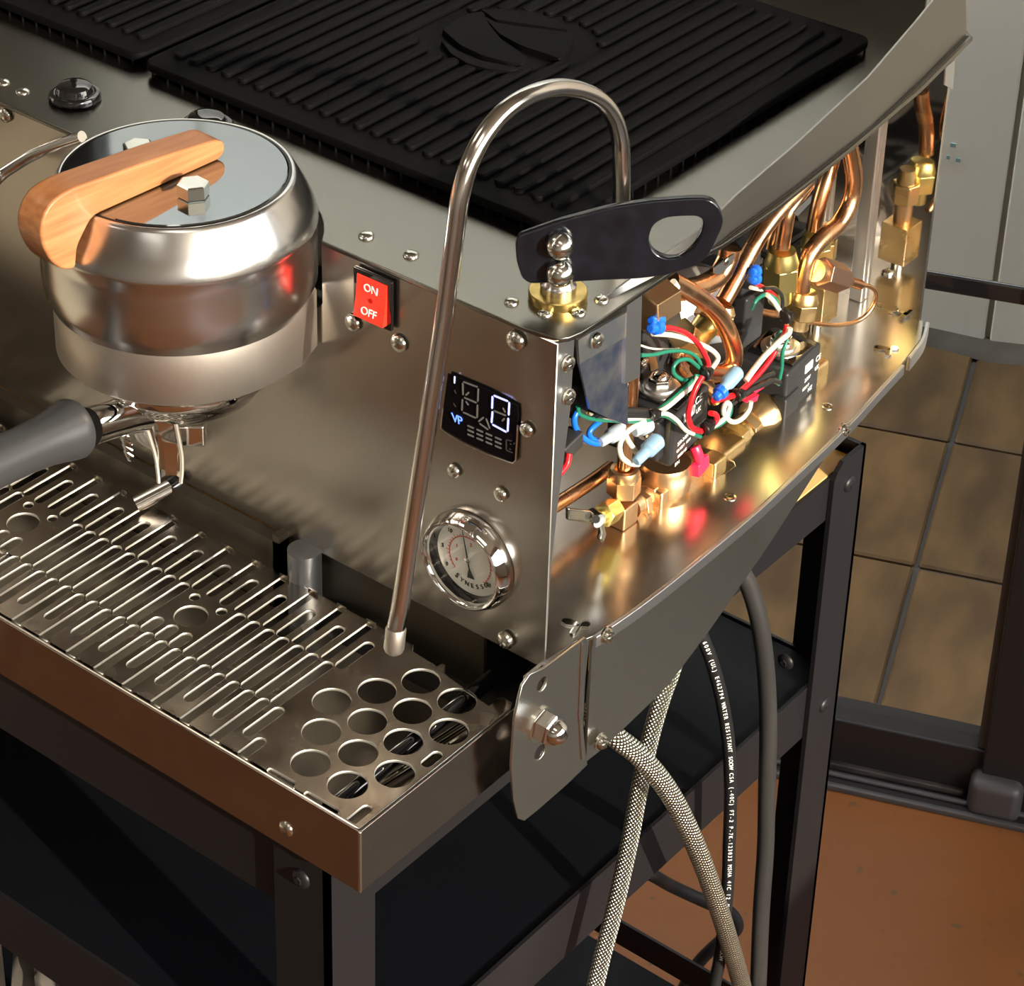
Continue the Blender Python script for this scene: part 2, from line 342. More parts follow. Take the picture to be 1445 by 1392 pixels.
# ================================================================== SETTING
A = math.radians(21.5); UU = V((math.cos(A),math.sin(A),0)); NN = V((-math.sin(A),math.cos(A),0)); DP = V((-0.295,1.141,0))
def D(u,n,z): return DP+UU*u+NN*n+V((0,0,z))
def dbox(mb,u0,u1,n0,n1,z0,z1):
    return mb.obox(D((u0+u1)/2,(n0+n1)/2,(z0+z1)/2), UU*(u1-u0)/2, NN*(n1-n0)/2, V((0,0,(z1-z0)/2)))
tag(build('floor', dbox(MB(),-4.6,4.2,-5.2,0.0,-0.06,0.0), M['floor'], origin=D(0,0,0)), 'orange stained and polished concrete floor inside the shop', kind='structure')
of = tag(build('floor_outside', dbox(MB(),-4.0,4.0,0.05,1.2,-0.08,-0.006), M['grout'], origin=D(0,0,0)), 'grey grout bed under the brown outdoor tiles', kind='structure')
tm = []
for i in range(6):
    me_b = MB(); j = lambda: random.uniform(-.0012,.0012)
    me_b.prism([(-.147+j(),-.1475+j(),0),(.147+j(),-.1475+j(),0),(.147+j(),.1475+j(),0),(-.147+j(),.1475+j(),0)], (0,0,0.012))
    me = bpy.data.meshes.new('tile'); me.from_pydata(me_b.v,[],me_b.f); me.materials.append(TILE[i%3]); tm.append(me)
for iu in range(-6,4):
    for iv in range(0,4):
        o = bpy.data.objects.new('tile', random.choice(tm)); COL.objects.link(o); o.parent = of
        p = D(0.03+0.30*(iu+0.5), 0.151+0.302*(iv+0.5), -0.012+random.uniform(0,.001)); o.location = p-ORG[of.name]
        o.rotation_euler = (0,0,A+random.choice((0,PI)))
        b = o.modifiers.new('bevel','BEVEL'); b.width = .003; b.segments = 1
for iu in range(-6,4):
    o = bpy.data.objects.new('tile', random.choice(tm)); COL.objects.link(o); o.parent = of; o.scale = (1,.155,1)
    o.location = D(0.03+0.30*(iu+0.5), 0.1265, -0.012)-ORG[of.name]; o.rotation_euler = (0,0,A)
wo_ = tag(build('wall_outside', dbox(MB(),-4.0,4.0,1.05,1.25,-0.08,3.4), M['concrete'], origin=D(0,1.05,0)), 'pale painted concrete wall outside behind the glass door', kind='structure')
for k in range(-5,4):
    build('wall_panel', dbox(MB(), 0.045+0.62*k, 0.045+0.62*(k+1)-0.008, 1.025, 1.05, 0.0, 3.35), M['concrete'], wo_, bevel=.003)
cb = MB(); ring=[]
for k in range(60):
    u = -2.5+k*0.085; h = 0.014+random.uniform(-.005,.007); dn = random.uniform(-.008,.008)
    ring.append([D(u,0.985+dn,0.0),D(u,1.0+dn,h*.7),D(u,1.03,h),D(u,1.03,0.0)])
cb.rings(ring); build('curb', cb, M['curb'], wo_, label='dirty rough concrete edge at the foot of the outside wall')
ck = MB()
for (px,py,l) in ((1345,205,16),(1338,222,10),(1352,226,14)):
    p = PN(px,py,D(0,1.022,0),NN); ck.obox(p, UU*(l/4200), NN*0.001, V((0,0,0.003)))
build('chalk_mark', ck, M['teal'], wo_, label='faint teal mark')
# door in the glazed wall
dr = empty('door_1', D(-0.35,0.03,0)); tag(dr,'glass door with dark bronze metal frame', kind='structure')
build('bottom_rail', dbox(MB(),-0.95,0.20,0.03,0.075,0.004,0.073), M['bronze'], dr, bevel=.003)
build('door_stile', dbox(MB(),0.157,0.166,0.035,0.07,0.073,2.1), M['stile'], dr)
build('door_stile', dbox(MB(),0.166,0.235,0.02,0.085,0.0,2.12), M['bronze'], dr, bevel=.003)
build('door_stile', dbox(MB(),-0.95,-0.89,0.03,0.075,0.073,2.1), M['bronze'], dr, bevel=.003)
build('top_rail', dbox(MB(),-0.95,0.20,0.03,0.075,2.1,2.2), M['bronze'], dr, bevel=.003)
build('push_bar', dbox(MB(),-0.89,0.157,0.044,0.051,0.6400,0.6610), M['gloss'], dr, bevel=.003, label='black horizontal bar across the glass')
build('glass_pane', dbox(MB(),-0.89,0.157,0.052,0.056,0.073,2.1), M['glass'], dr)
pv = MB(); dbox(pv,0.155,0.215,0.0,0.05,0.0,0.05); build('pivot_block', pv, M['stile'], dr, bevel=.012, bseg=3, label='worn grey pivot block at the foot of the stile')
tr = tag(build('trim_1', dbox(MB(),-4.4,4.0,0.0,0.10,-0.05,0.006), M['bronze'], origin=D(0,0,0)), 'dark ridged metal threshold under the glass door', kind='structure')
build('sill_ridge', dbox(MB(),-2,0.15,0.024,0.040,0.006,0.014), M['sill'], tr, bevel=.002)
build('sill_ridge', dbox(MB(),-2,2,0.010,0.017,0.006,0.011), M['stile'], tr, bevel=.002)
build('sill_ridge', dbox(MB(),-2,2,-0.006,0.002,-0.001,0.007), M['stile'], tr, bevel=.002)
rw = MB(); dbox(rw,2.4,2.5,-5.2,1.3,0,1.25); dbox(rw,2.4,2.5,-5.2,1.3,2.7,3.1); dbox(rw,2.4,2.5,-0.25,1.3,1.25,2.7)  # unseen wall added to keep low sun off the floor; opening shapes the beam
tag(build('sun_block_wall', rw, M['wallc'], origin=D(2.4,0,0)), kind='structure')
w2 = MB(); 
for n_ in (-5.1,-3.5,-1.87,-0.25): dbox(w2,2.4,2.48,n_-.03,n_+.03,1.25,2.7)
dbox(w2,2.38,2.48,-5.1,-.25,1.22,1.28)
tag(build('window_1', w2, M['bronze'], origin=D(2.4,-1.8,1.2)), kind='structure')
# unseen floor sheets, added only for the steel to reflect their tones
tag(build('added_brown_reflector', MB().box(-1.38,-.2,-2.4,-.12,0.0,.012), mat('brown_reflector',(0.075,0.030,0.010),0,.8), None), 'dark brown sheet added on the floor to darken the reflections in the tray front', kind='structure')
tag(build('added_grey_reflector', dbox(MB(),.55,2.2,-1.5,-.03,0.0,.010), mat('grey_reflector',(0.17,0.155,0.125),0,.9), None), 'grey sheet added on the floor to tone the reflections in the side skirt', kind='structure')
tag(build('added_pale_reflector', MB().box(-3.4,-1.42,-3.0,-.3,0.0,.010), mat('pale_reflector',(0.52,0.47,0.37),0,.9), None), 'pale sheet added on the floor to brighten the reflections in the front panel', kind='structure')
# room shell, outside the frame
bw = MB(); dbox(bw,-4.4,-0.95,0.02,0.16,0,3.1); dbox(bw,-0.95,0.235,0.02,0.16,2.2,3.1); dbox(bw,0.235,2.4,0.02,0.16,0,3.1)
tag(build('wall_back', bw, mat('olive_grey_wall',(0.20,0.19,0.165),0,.7), origin=D(0,0,0)), kind='structure')
tag(build('wall_left', dbox(MB(),-4.5,-4.35,-5.2,0.1,0,3.1), M['wallc'], origin=D(-4.4,0,0)), kind='structure')
tag(build('wall_front', dbox(MB(),-4.5,2.5,-5.3,-5.15,0,3.1), M['wallc'], origin=D(0,-5.2,0)), kind='structure')
tag(build('ceiling', dbox(MB(),-4.5,2.5,-5.3,0.16,3.1,3.2), M['ceil'], origin=D(0,0,3.1)), kind='structure')

# ================================================================== WORK TABLE
TX = -0.04; TF = 0.014; TB = 0.659; TL = -1.25
tb = empty('work_table', (-0.62,0.33,0), 'black metal work table with a wooden top under the coffee machine', 'table')
def legpart(cx, cy, sx, sy, tall):
    """angle iron leg: outer corner at cx,cy; flanges run towards -sx.. and -sy.."""
    t = .004; b = MB(); h = .046
    def fl(p0, d, n):   # flange polygon with a chamfered free top corner
        p0=V(p0); d=V(d); pts=[p0, p0+d*h, p0+d*h+V((0,0,tall-.013)), p0+d*(h-.004)+V((0,0,tall-.006)), p0+d*(h-.012)+V((0,0,tall)), p0+V((0,0,tall))]
        b.prism(pts, V(n)*t)
    fl((cx,cy,0), (-sx,0,0), (0,-sy,0)); fl((cx,cy,0), (0,-sy,0), (-sx,0,0)); return b
for (cx,cy,sx,sy) in ((TX,TF,1,-1),(TX,TB,1,1),(TL,TF,-1,-1),(TL,TB,-1,1)):
    build('leg', legpart(cx,cy,sx,sy,0.828 if sy > 0 else .8465), M['table'], tb, smooth=False)
i_ = .0045
def rail(name, z0, z1, zf=None):
    build(name, MB().box(TX-i_-.003,TX-i_,TF+.005,TB-.005,z0,z1), M['table'], tb)
    build(name, MB().box(TL+.005,TX-.006,TF+i_,TF+i_+.003,z0,zf or z1), M['table'], tb)
    build(name, MB().box(TL+.005,TX-.006,TB-i_-.003,TB-i_,z0,z1), M['table'], tb)
    build(name, MB().box(TL+i_,TL+i_+.003,TF+.005,TB-.005,z0,z1), M['table'], tb)
rail('apron_rail', .776, .8155, .846); rail('shelf_rail', .552, .606)
build('table_top', MB().box(TL+.008,TX-.008,TF+.008,TB-.008,.800,.8165), M['pine'], tb, label='yellow varnished wooden top')
build('shelf', MB().box(TL+.008,TX-.009,TF+.009,TB-.009,.592,.6035), M['shelf'], tb, label='black middle shelf board')
rail('foot_rail', .16, .19)
build('shelf', MB().box(TL+.008,TX-.012,TF+.008,.609,.185,.2), M['shelf'], tb, label='black bottom shelf board')
sb = MB(); sb.dome((0,0,0),(0,0,1),.0075,.0035,20,4,base=.0005)
sb.lathe((0,0,0.0028),(0,0,1),[(.0035,0),(.0028,.0012),(.001,.0008)],6)
def bolt(p, n, parent, name='bolt'):
    o = build(name, sb, M['table'], None, origin=(0,0,0)); o.location = V(p)-world_origin(parent); o.parent = parent
    o.rotation_euler = V(n).to_track_quat('Z','Y').to_euler(); return o
for px,py in ((425,1240),): bolt(PY(px,py,TF), (0,-1,0), tb)
for px,py in ((1198,683),(1163,995)): bolt(PX(px,py,TX), (1,0,0), tb)
bolt(PX(1128,956,TX-.006)+V((-.02,.01,0)), (0,-1,0), tb)

# things low on the left
bagm = MB(); R_ = []
for k in range(15):
    t = k/14; r0 = .052*(math.sin(PI*min(1,t*.9+.08))**.5)
    R_.append([V((-.412+ (r0+.010*math.sin(i*2.3+k)*(.3+t))*math.cos(2*PI*i/26), .115+(r0+.010*math.cos(i*1.7+k*.8))*math.sin(2*PI*i/26), .201+.33*t)) for i in range(26)])
bagm.rings(R_)
tag(build('plastic_bag', bagm, M['stoolg'], None, ang=60), 'crumpled grey plastic bag standing on the bottom shelf of the table', 'bag')
tag(build('paper_box', MB().box(-.60,-.480,.03,.10,.2005,.535), M['white'], None, bevel=.002), 'white cardboard box on the bottom shelf beside the grey bag', 'box')

# ================================================================== COFFEE MACHINE
PF = 0.176; ZT = 1.168; ZB = 0.925; PB = 0.708
mc = empty('espresso_machine', (-0.30,0.43,0.85), 'brushed steel two-group coffee machine with its right side panel removed', 'coffee machine')
GX, GY = -0.262, 0.125; GL = GX-0.40
# screws (shared meshes)
def screw_mesh(kind, r):
    b = MB()
    if kind == 'slot':
        n=20; pr=[(r,0),(r,r*.12),(r*.92,r*.3),(r*.7,r*.46),(r*.35,r*.56),(r*.02,r*.58)]; b.lathe((0,0,0),(0,0,1),pr,n)
        b.box(-r*.6,r*.6,-r*.07,r*.07,r*.5,r*.6)
    elif kind == 'cross':
        b.lathe((0,0,0),(0,0,1),[(r,0),(r,r*.25),(r*.85,r*.5),(r*.5,r*.68),(r*.02,r*.72)],20)
        b.box(-r*.5,r*.5,-r*.09,r*.09,r*.6,r*.76); b.box(-r*.09,r*.09,-r*.5,r*.5,r*.6,r*.76)
    else: b.dome((0,0,0),(0,0,1),r,r*.5,20,6,base=.0003)
    return b
_sm = {}
def screw(p, n, parent, kind='slot', r=.0055, name='screw', rot=0, matl='screw'):
    k = (kind,r,matl)
    if k not in _sm:
        b = screw_mesh(kind,r); me = bpy.data.meshes.new('screw'); me.from_pydata(b.v,[],b.f); me.materials.append(M[matl])
        for q in me.polygons: q.use_smooth = True
        me.set_sharp_from_angle(angle=math.radians(30)); _sm[k] = me
    o = bpy.data.objects.new(name, _sm[k]); COL.objects.link(o); o.parent = parent; o.location = V(p)-world_origin(parent)
    o.rotation_euler = (V(n).to_track_quat('Z','Y') @ Quaternion((0,0,1), rot)).to_euler(); ORG[o.name]=V(p); return o
# --- front panel
rc = 0.0925
def notch(gx, z_low):  # points along the top edge going right to left around a group
    return [(gx+.0765,ZT-.003),(gx+.0765,z_low+.02),(gx+.06,z_low),(gx-.06,z_low),(gx-.0765,z_low+.02),(gx-.0765,ZT-.003)]
outer = [(0.0035,ZT-.003)]+notch(GX,1.10)+notch(GL,1.10)+[(-1.0,ZT-.003),(-1.0,.9195),(0.0035,.9195)]
dx0,dx1,dz0,dz1 = -.0855,-.0250,1.0655,1.1105
fp = plate('front_panel', outer, [circle(-.0575,.979,.030)], .0015, lambda x,y,z: V((x,PF-z,y)), M['front'], mc, bevel=.0003, label='brushed steel front panel', edge=M['cutedge'], nrm=(0,1,0))
XS = (0,-1,0)
for (px,py,k,r) in ((728,481,'slot',.0066),(743,607,'slot',.005),(640,665,'slot',.005),(706,698,'slot',.005),(714,903,'cross',.0062),(497,456,'dome',.0062),(562,485,'dome',.0064),(7,163,'dome',.0055)):
    screw(PY(px,py,PF-.0016), XS, fp, k, r, rot=random.uniform(0,3))
# --- top plate : outline with arcs round the group heads, right edge gently curved
edge = [PZ(px,py,ZT) for px,py in ((850,450),(900,415),(960,375),(1020,345),(1060,318),(1100,290),(1200,210),(1300,125),(1365,60))]
def arc(gx, a0=None):
    c = math.acos((PF-.002-GY)/rc); pts=[]; y0=PF-.002
    a_s = math.asin((y0-GY)/rc)
    for i in range(17): a = a_s+(PI-2*a_s)*i/16; pts.append((gx+rc*math.cos(a), GY+rc*math.sin(a)))
    return pts
rp_ = [(e_.x, e_.y) for e_ in edge]
outer = [(0.0,.1775),(.0035,.1795),(.0065,.184),(.0085,.193)]+[(x,y) for x,y in rp_]+[(-.024,.722),(-.032,.728),(-1.0,.728),(-1.0,.174)]
outer += arc(GL)[::-1]+arc(GX)[::-1]+[(-.02,.1745)]
tp = plate('top_panel', outer, [], .0035, lambda x,y,z: V((x,y,ZT+z)), M['top'], mc, bevel=.0006, label='olive grey brushed steel cup warmer top')
for (px,py) in ((517,334),(580,361),(722,427),(769,443),(816,442),(849,424),(820,297),(32,130),(4,117)):
    screw(PZ(px,py,ZT), (0,0,1), tp, 'slot' if px>100 else 'dome', .0052 if px<600 else .0047, rot=random.uniform(0,3))
# guard rails standing on the top
def guard():
    base = [(1010,346),(1040,322),(1122,264),(1229,180),(1300,113),(1364,50)]
    ys = [.23]+[PZ(px,py,ZT).y for px,py in base]; xs = [-.002]+[PZ(px,py,ZT).x for px,py in base]
    tops = [0.0006,.024]+[.027,.031,.033,.036,.040]
    tops = [0.0006,.0165,.0205,.027,.036,.046,.058]
    N = 36; ra=[]
    b = MB()
    def ev(arr, t):
        for i in range(len(ys)-1):
            if ys[i] <= t <= ys[i+1] or i == len(ys)-2:
                s = (t-ys[i])/(ys[i+1]-ys[i]); return arr[i]*(1-s)+arr[i+1]*s
    for i in range(N+1):
        y = ys[0]+(ys[-1]-ys[0])*i/N; x = ev(xs,y); h = ev(tops,y)
        ra.append([V((x,y,ZT)),V((x-.002-h*.12,y,ZT+h)),V((x-.0035-h*.12,y,ZT+h)),V((x-.0018,y,ZT))])
    return b.rings(ra)
build('side_guard', guard(), M['guard'], mc, label='dark brushed upright guard along the right edge')
build('back_guard', MB().box(-1.0,-.062,.7135,.7155,ZT,ZT+.075), M['top'], mc, label='upright steel guard at the back of the top')
sl_ = MB()
gp = [PZ(px,py,ZT+.0002) for px,py in ((1010,346),(1040,322),(1122,264),(1229,180),(1364,50))]
for i in range(4):
    a,b_ = gp[i]+V((.0006,0,0)), gp[i+1]+V((.0006,0,0)); sl_.prism([a,b_,b_+V((.0012,0,0)),a+V((.0012,0,0))],(0,0,.0002))
build('guard_slot', sl_, M['hole'], mc)
# knobs on the top
def knob(px,py,R):
    c = PZ(px,py,ZT)
    b = MB(); b.lathe(c,(0,0,1),[(R*.9,0),(R,.0015),(R*1.0,.0035),(R*.94,.0055),(R*.84,.0062),(R*.74,.0058),(R*.70,.0085),(R*.66,.0105),(R*.55,.0118),(R*.3,.0124),(R*.02,.0126)],48)
    return build('knob', b, M['gloss'], mc, label='round gloss black button on the top')
knob(106,140,.0185); knob(292,183,.0185)
# --- right end corner post and brackets
def PXb(px,py,x): return PX(px,py,x)
cp = MB(); cp.prism([(0.0015,.1785,.926),(0.0015,.1785,1.163),(.0015,.196,1.163),(.0015,.195,1.11),(.0015,.186,1.04),(.0015,.1815,.99),(.0015,.1805,.93)],(-.0015,0,0))
cpo = build('corner_bracket', cp, M['alu'], mc, label='thin bright bracket behind the front panel edge')
for px,py in ((800,513),(801,560)): screw(PX(px,py,.002), (1,0,0), cpo, 'cross', .0055)
zb = MB()
P = lambda px,py,x=-.004: PX(px,py,x)
zb.prism([P(816,480),P(886,440),P(886,474),P(818,514)],(-.002,0,0))
build('angle_bracket', zb, M['zinc'], mc, label='pale zinc plated bracket under the top')
zb = MB(); Q = lambda px,py: PX(px,py,-.006)
zb.prism([Q(818,508),Q(886,470),Q(886,601),Q(858,590),Q(832,578),Q(817,512)],(-.0015,0,0))
build('gusset', zb, M['zincblue'], mc, label='blue tinted zinc gusset plate')
zb = MB(); c0 = P(888,440,.0); zb.prism([P(887,428,-.003),P(906,416,-.003),P(903,532,-.003),P(884,541,-.003)],(-.002,0,0))
zb.prism([P(887,428,-.003),P(884,541,-.003),P(884,541,-.003)+V((-.028,0,0)),P(887,428,-.003)+V((-.028,0,0))],(0,-.0015,0))
build('post', zb, M['alu'], mc, label='bright aluminium post with a slanted cut foot')
screw(PX(841,480,-.002),(1,0,0),mc,'cross',.0055); screw(PX(796,563,.000),(1,0,0),mc,'dome',.0045)
fm = MB(); fm.obox(PX(812,552,-.03),(.010,0,0),(0,.012,0),(0,0,.014)); build('foam_block', fm, M['insul'], mc, bevel=.003)
# --- base plate
be = [(768,940),(820,905),(838,898),(900,855),(960,808),(1060,725),(1130,662),(1200,597),(1258,520),(1300,478),(1297,452)]
bp = [PZ(px,py,ZB) for px,py in be]
bx = [(0.0055,.1745),(0.0085,.209),(.0115,.218),(.0145,.263),(.0152,.312),(.0138,.400),(.0095,.470),(.0045,.538),(-.002,.590),(-.008,.640),(-.016,.683),(-.028,.7075)]
outer = bx+[(-1.0,.7075),(-1.0,.1785),(0.0035,.1785)]
h1 = PZ(1030,702,ZB); h2 = PZ(1167,574,ZB); sc_ = PZ(1018,657,ZB)
holes = [circle(h1.x,h1.y,.0035,16), circle(h2.x,h2.y,.0035,16), [(sc_.x-.012,sc_.y-.012),(sc_.x+.004,sc_.y-.012),(sc_.x+.008,sc_.y-.008),(sc_.x+.008,sc_.y+.006),(sc_.x+.004,sc_.y+.010),(sc_.x-.012,sc_.y+.010)]]
bpo = plate('base_plate', outer, holes, .003, lambda x,y,z: V((x,y,ZB+z)), M['base'], mc, bevel=.0004, label='polished steel floor plate inside the open side')
# bright edge strip of the base plate: two lengths with notched tabs between
def strip(pts, z0, z1, t=.003, n=4):
    b = MB(); P_ = spline([V((x,y,0)) for x,y in pts], n) if len(pts)>2 else [V((x,y,0)) for x,y in pts]; R=[]
    for i,p in enumerate(P_):
        d = (P_[min(i+1,len(P_)-1)]-P_[max(i-1,0)]).normalized(); nn = V((d.y,-d.x,0))
        R.append([p+nn*t+V((0,0,z0)), p+nn*t+V((0,0,z1)), p+V((0,0,z1)), p+V((0,0,z0))])
    return b.rings(R)
ES = bx[2:10]
build('edge_flange', strip(ES, ZB-.0085, ZB+.0006), M['alu'], mc, bevel=.0006, label='bright bent aluminium edge of the base plate')
build('edge_flange', strip([(0.0030,.1745),(.0045,.190),(.0062,.2075)], ZB-.0165, ZB+.0006), M['alu'], mc, bevel=.0006)
build('edge_flange', strip([(-.010,.652),(-.016,.683),(-.026,.7075)], ZB-.012, ZB+.0006), M['alu'], mc, bevel=.0006)
def ytab(c, a, s=1):
    b = MB()
    for da,L,wd in ((2.5,.0125,.0034),(-2.35,.011,.0026),(0,.007,.003)):
        d = V((math.cos(a+da),math.sin(a+da),0)); n = V((-d.y,d.x,0)); L*=s; wd*=s
        b.prism([c-n*wd*.5,c+d*L*.7-n*wd,c+d*L-n*wd*.5,c+d*L+n*wd*.5,c+d*L*.7+n*wd,c+n*wd*.5],(0,0,.0012))
    return b
for px,py,a in ((818,884,.9),(1256,494,1.1)):
    build('relief_tab', ytab(PZ(px,py,ZB+.0002), a), M['chrome'], bpo, label='small bright Y shaped relief tab')
# hole collars
for h in (h1,h2): build('rivet_nut', MB().lathe(h+V((0,0,-.001)),(0,0,1),[(.0042,0),(.0044,.0016),(.003,.0018),(.0028,0.0)],20,cap=False), M['screw'], bpo)
# --- side skirt hanging below the base plate
sk = [ (.168,.820,0), (.205,.818,0),(.235,.818,0),(.309,.828,0),(.360,.8495,0),(.409,.873,0),(.471,.896,0),(.520,.9135,0)]
skx = lambda y: 0.0105+0.0035*math.sin((y-.2)/.32*PI) - max(0,(y-.42))*.06
b = MB(); R=[]
for i in range(40):
    y = .218+(.545-.218)*i/39
    zz = None
    for k in range(len(sk)-1):
        if sk[k][0] <= y <= sk[k+1][0] or k == len(sk)-2:
            s=(y-sk[k][0])/(sk[k+1][0]-sk[k][0]); zz = sk[k][1]*(1-s)+sk[k+1][1]*s
            if y <= sk[k+1][0]: break
    zz = min(zz, ZB-.004); x = skx(y); R.append([V((x,y,zz)),V((x,y,ZB-.003)),V((x-.0018,y,ZB-.003)),V((x-.0018,y,zz))])
b.rings(R); build('side_skirt', b, M['skirt'], mc, label='brushed steel skirt under the open side, tapering upward to the rear')
# end cheek with cap nut
S = lambda px,py: PX(px,py,.0165)
ck_ = [(740,962),(765,943),(822,905),(826,960),(822,1075),(850,1062),(852,1080),(830,1082),(770,1135),(738,1160),(728,1140),(723,1090),(727,1020),(733,980)]
ck_ = [(737,968),(748,952),(768,943),(826,900),(832,905),(826,960),(823,1030),(829,1080),(800,1108),(760,1143),(740,1159),(731,1156),(725,1130),(722,1080),(727,1010)]
q2 = [(S(*p).y, S(*p).z) for p in ck_]
def hole(px,py,r): c=S(px,py); return circle(c.y,c.z,r,24)
che = plate('end_cheek', q2, [hole(765,966,.0052),hole(762,1062,.0056)], .002, lambda x,y,z: V((.0165+z,x,y)), M['skirt'], mc, bevel=.0004, label='brushed steel cheek plate with a curved pointed lower end')
b = MB(); b.prism([PX(822,908,.0178),PX(826,908,.0178),PX(822,1010,.0178),PX(826,1072,.0178),PX(822,1074,.0178),PX(818,1010,.0178)],(-.001,0,0)); build('cheek_seam', b, M['chrome'], che)
cn = PX(762,1022,.0165); b = MB(); b.lathe(cn,(1,0,0),[(.0125,0),(.0125,.0018),(.009,.0018)],36); build('washer', b, M['screw'], che)
b = MB(); b.hexn(cn+V((.0015,0,0)),cn+V((.012,0,0)),.0112,phase=.3); b.dome(cn+V((.0115,0,0)),(1,0,0),.0088,.0095,24,7,base=.001); build('cap_nut', b, M['chrome'], che, ang=25, label='large chrome domed cap nut')
for px,py in ((854,896),(846,1046),(1188,606)):
    c = PX(px,py,.0145 if px<900 else .004); b = MB(); b.lathe(c,(1,0,0),[(.0064,0),(.0064,.0012),(.0052,.0012),(.0052,.003),(.0042,.0046),(.002,.0052),(.0001,.0052)],24)
    b.obox(c+V((.005,0,0)),(.0008,0,0),(0,.003,0),(0,0,.0007)); b.obox(c+V((.005,0,0)),(.0008,0,0),(0,.0007,0),(0,0,.003)); build('screw', b, M['screw'], mc)
# --- back panel, mirror polished
build('back_panel', MB().box(-1.0,-.0305,.7045,.7075,ZB,ZT-.004), M['mirror'], mc, label='mirror polished inner back panel')
b = MB(); b.prism([PX(1335,95,-.028),PX(1348,84,-.028),PX(1345,126,-.028),PX(1333,120,-.028)],(-.001,0,0)); build('corner_tab', b, M['alu'], mc)
for xa,xb in ((-.134,-.120),(-.092,-.080)): build('rear_post', MB().box(xa,xb,.698,.7045,ZB,ZT-.004), M['alu'], mc, bevel=.0015, label='bright upright strip against the back panel')
b = MB(); e0=PZ(1225,408,ZB); e1=PZ(1285,447,ZB)
for t in (0.1,.35,.62,.85): 
    p=e0.lerp(e1,t); b.obox(p+V((0,-.004,.0015)),(.007,-.001,0),(0,.0022,0),(0,0,.0012)); b.obox(p+V((.004,-.008,.0015)),(.0018,0,0),(0,.005,0),(0,0,.0012))
build('mounting_tab', b, M['chrome'], bpo, label='bright tabs where the back panel is pinned')
screw(PZ(1258,382,ZB)+V((0,-.105,0)), (0,0,1), bpo, 'cross', .005)
# --- inside volume, dark
b = MB(); b.box(-.99,-.175,.19,.70,ZB+.001,ZB+.006); build('inner_tray', b, M['insul'], mc)
b = MB(); b.lathe((-.98,.47,1.045),(1,0,0),[(.10,0),(.10,.74),(.097,.765),(.085,.785),(.06,.797),(.03,.802),(.001,.803)],56); build('boiler', b, M['boiler'], mc, label='large grey steel boiler end deep inside')
b = MB(); b.box(-.985,-.30,.20,.225,ZB+.01,ZT-.02); b.box(-.19,-.155,.205,.215,ZB+.006,1.10); build('insulation', b, M['insul'], mc)
# --- risers and lower body behind the tray
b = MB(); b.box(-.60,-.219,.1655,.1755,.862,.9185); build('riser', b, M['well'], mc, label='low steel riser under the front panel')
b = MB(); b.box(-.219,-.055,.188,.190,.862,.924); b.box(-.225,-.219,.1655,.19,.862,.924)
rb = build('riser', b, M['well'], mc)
b = MB(); b.cyl((-.1985,.169,.862),(-.1985,.169,.922),.0118,32); build('support_pillar', b, mat('pillar_blue_steel',(0.42,0.46,0.52),1,.32), mc, label='round blue grey support pillar')
b = MB(); b.box(-.055,.001,.226,.229,.862,.921); b.box(-.6,.001,.166,.229,.8575,.861); build('drain_opening', b, M['hole'], mc)
build('side_web', MB().box(-.001,.0015,.160,.226,.862,.921), M['skirt'], mc); build('side_web', MB().box(-.056,-.0545,.19,.226,.862,.921), M['skirt'], mc)
b = MB(); b.tube([(-.038,.224,.890),(-.038,.150,.890),(-.0365,.045,.889),(-.036,.012,.889)],.0058,20); build('drain_tube', b, M['gloss'], mc, label='glossy black drain tube')
b = MB(); b.tube([PZ(243,686,.916),PZ(193,712,.905)],.0062,20); build('water_tube', b, M['wand'], mc, label='polished tube end low behind the tray')
b = MB(); b.cyl(PZ(250,681,.917),PZ(240,688,.915),.0074,20); build('tube_collar', b, M['gloss'], mc)
# ---------------------------------------------------------------- drip tray
dt = empty('drip_tray', (-.3,.08,.851), 'worn steel drip tray with reddish brown front lip under the coffee machine', 'drip tray')
for nm,bx_ in (('front_lip',(-1.0,0.0,0.0,.0014,.851,.9003)),('side_lip',(-.0014,0.0,.0014,.1540,.851,.9003))):
    build(nm, MB().box(*bx_), M['tray'], dt, bevel=.0005)
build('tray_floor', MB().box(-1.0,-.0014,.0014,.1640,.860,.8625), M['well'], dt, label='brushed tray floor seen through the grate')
build('corner_weld', MB().box(-.0016,.0006,-.0006,.0016,.8512,.9005), M['screw'], dt, bevel=.0006)
screw(PY(404,1170,0), XS, dt, 'dome', .0058)
b = MB(); b.box(-.0015,.0008,.138,.1545,.852,.899); 
for k in range(3):
    b = MB(); x0=-.050+.0045*k; b.tube([(x0-.006,.012,.866),(x0+.008,.150,.8665)],.0014,8); build('drain_wire', b, M['chrome'], dt)
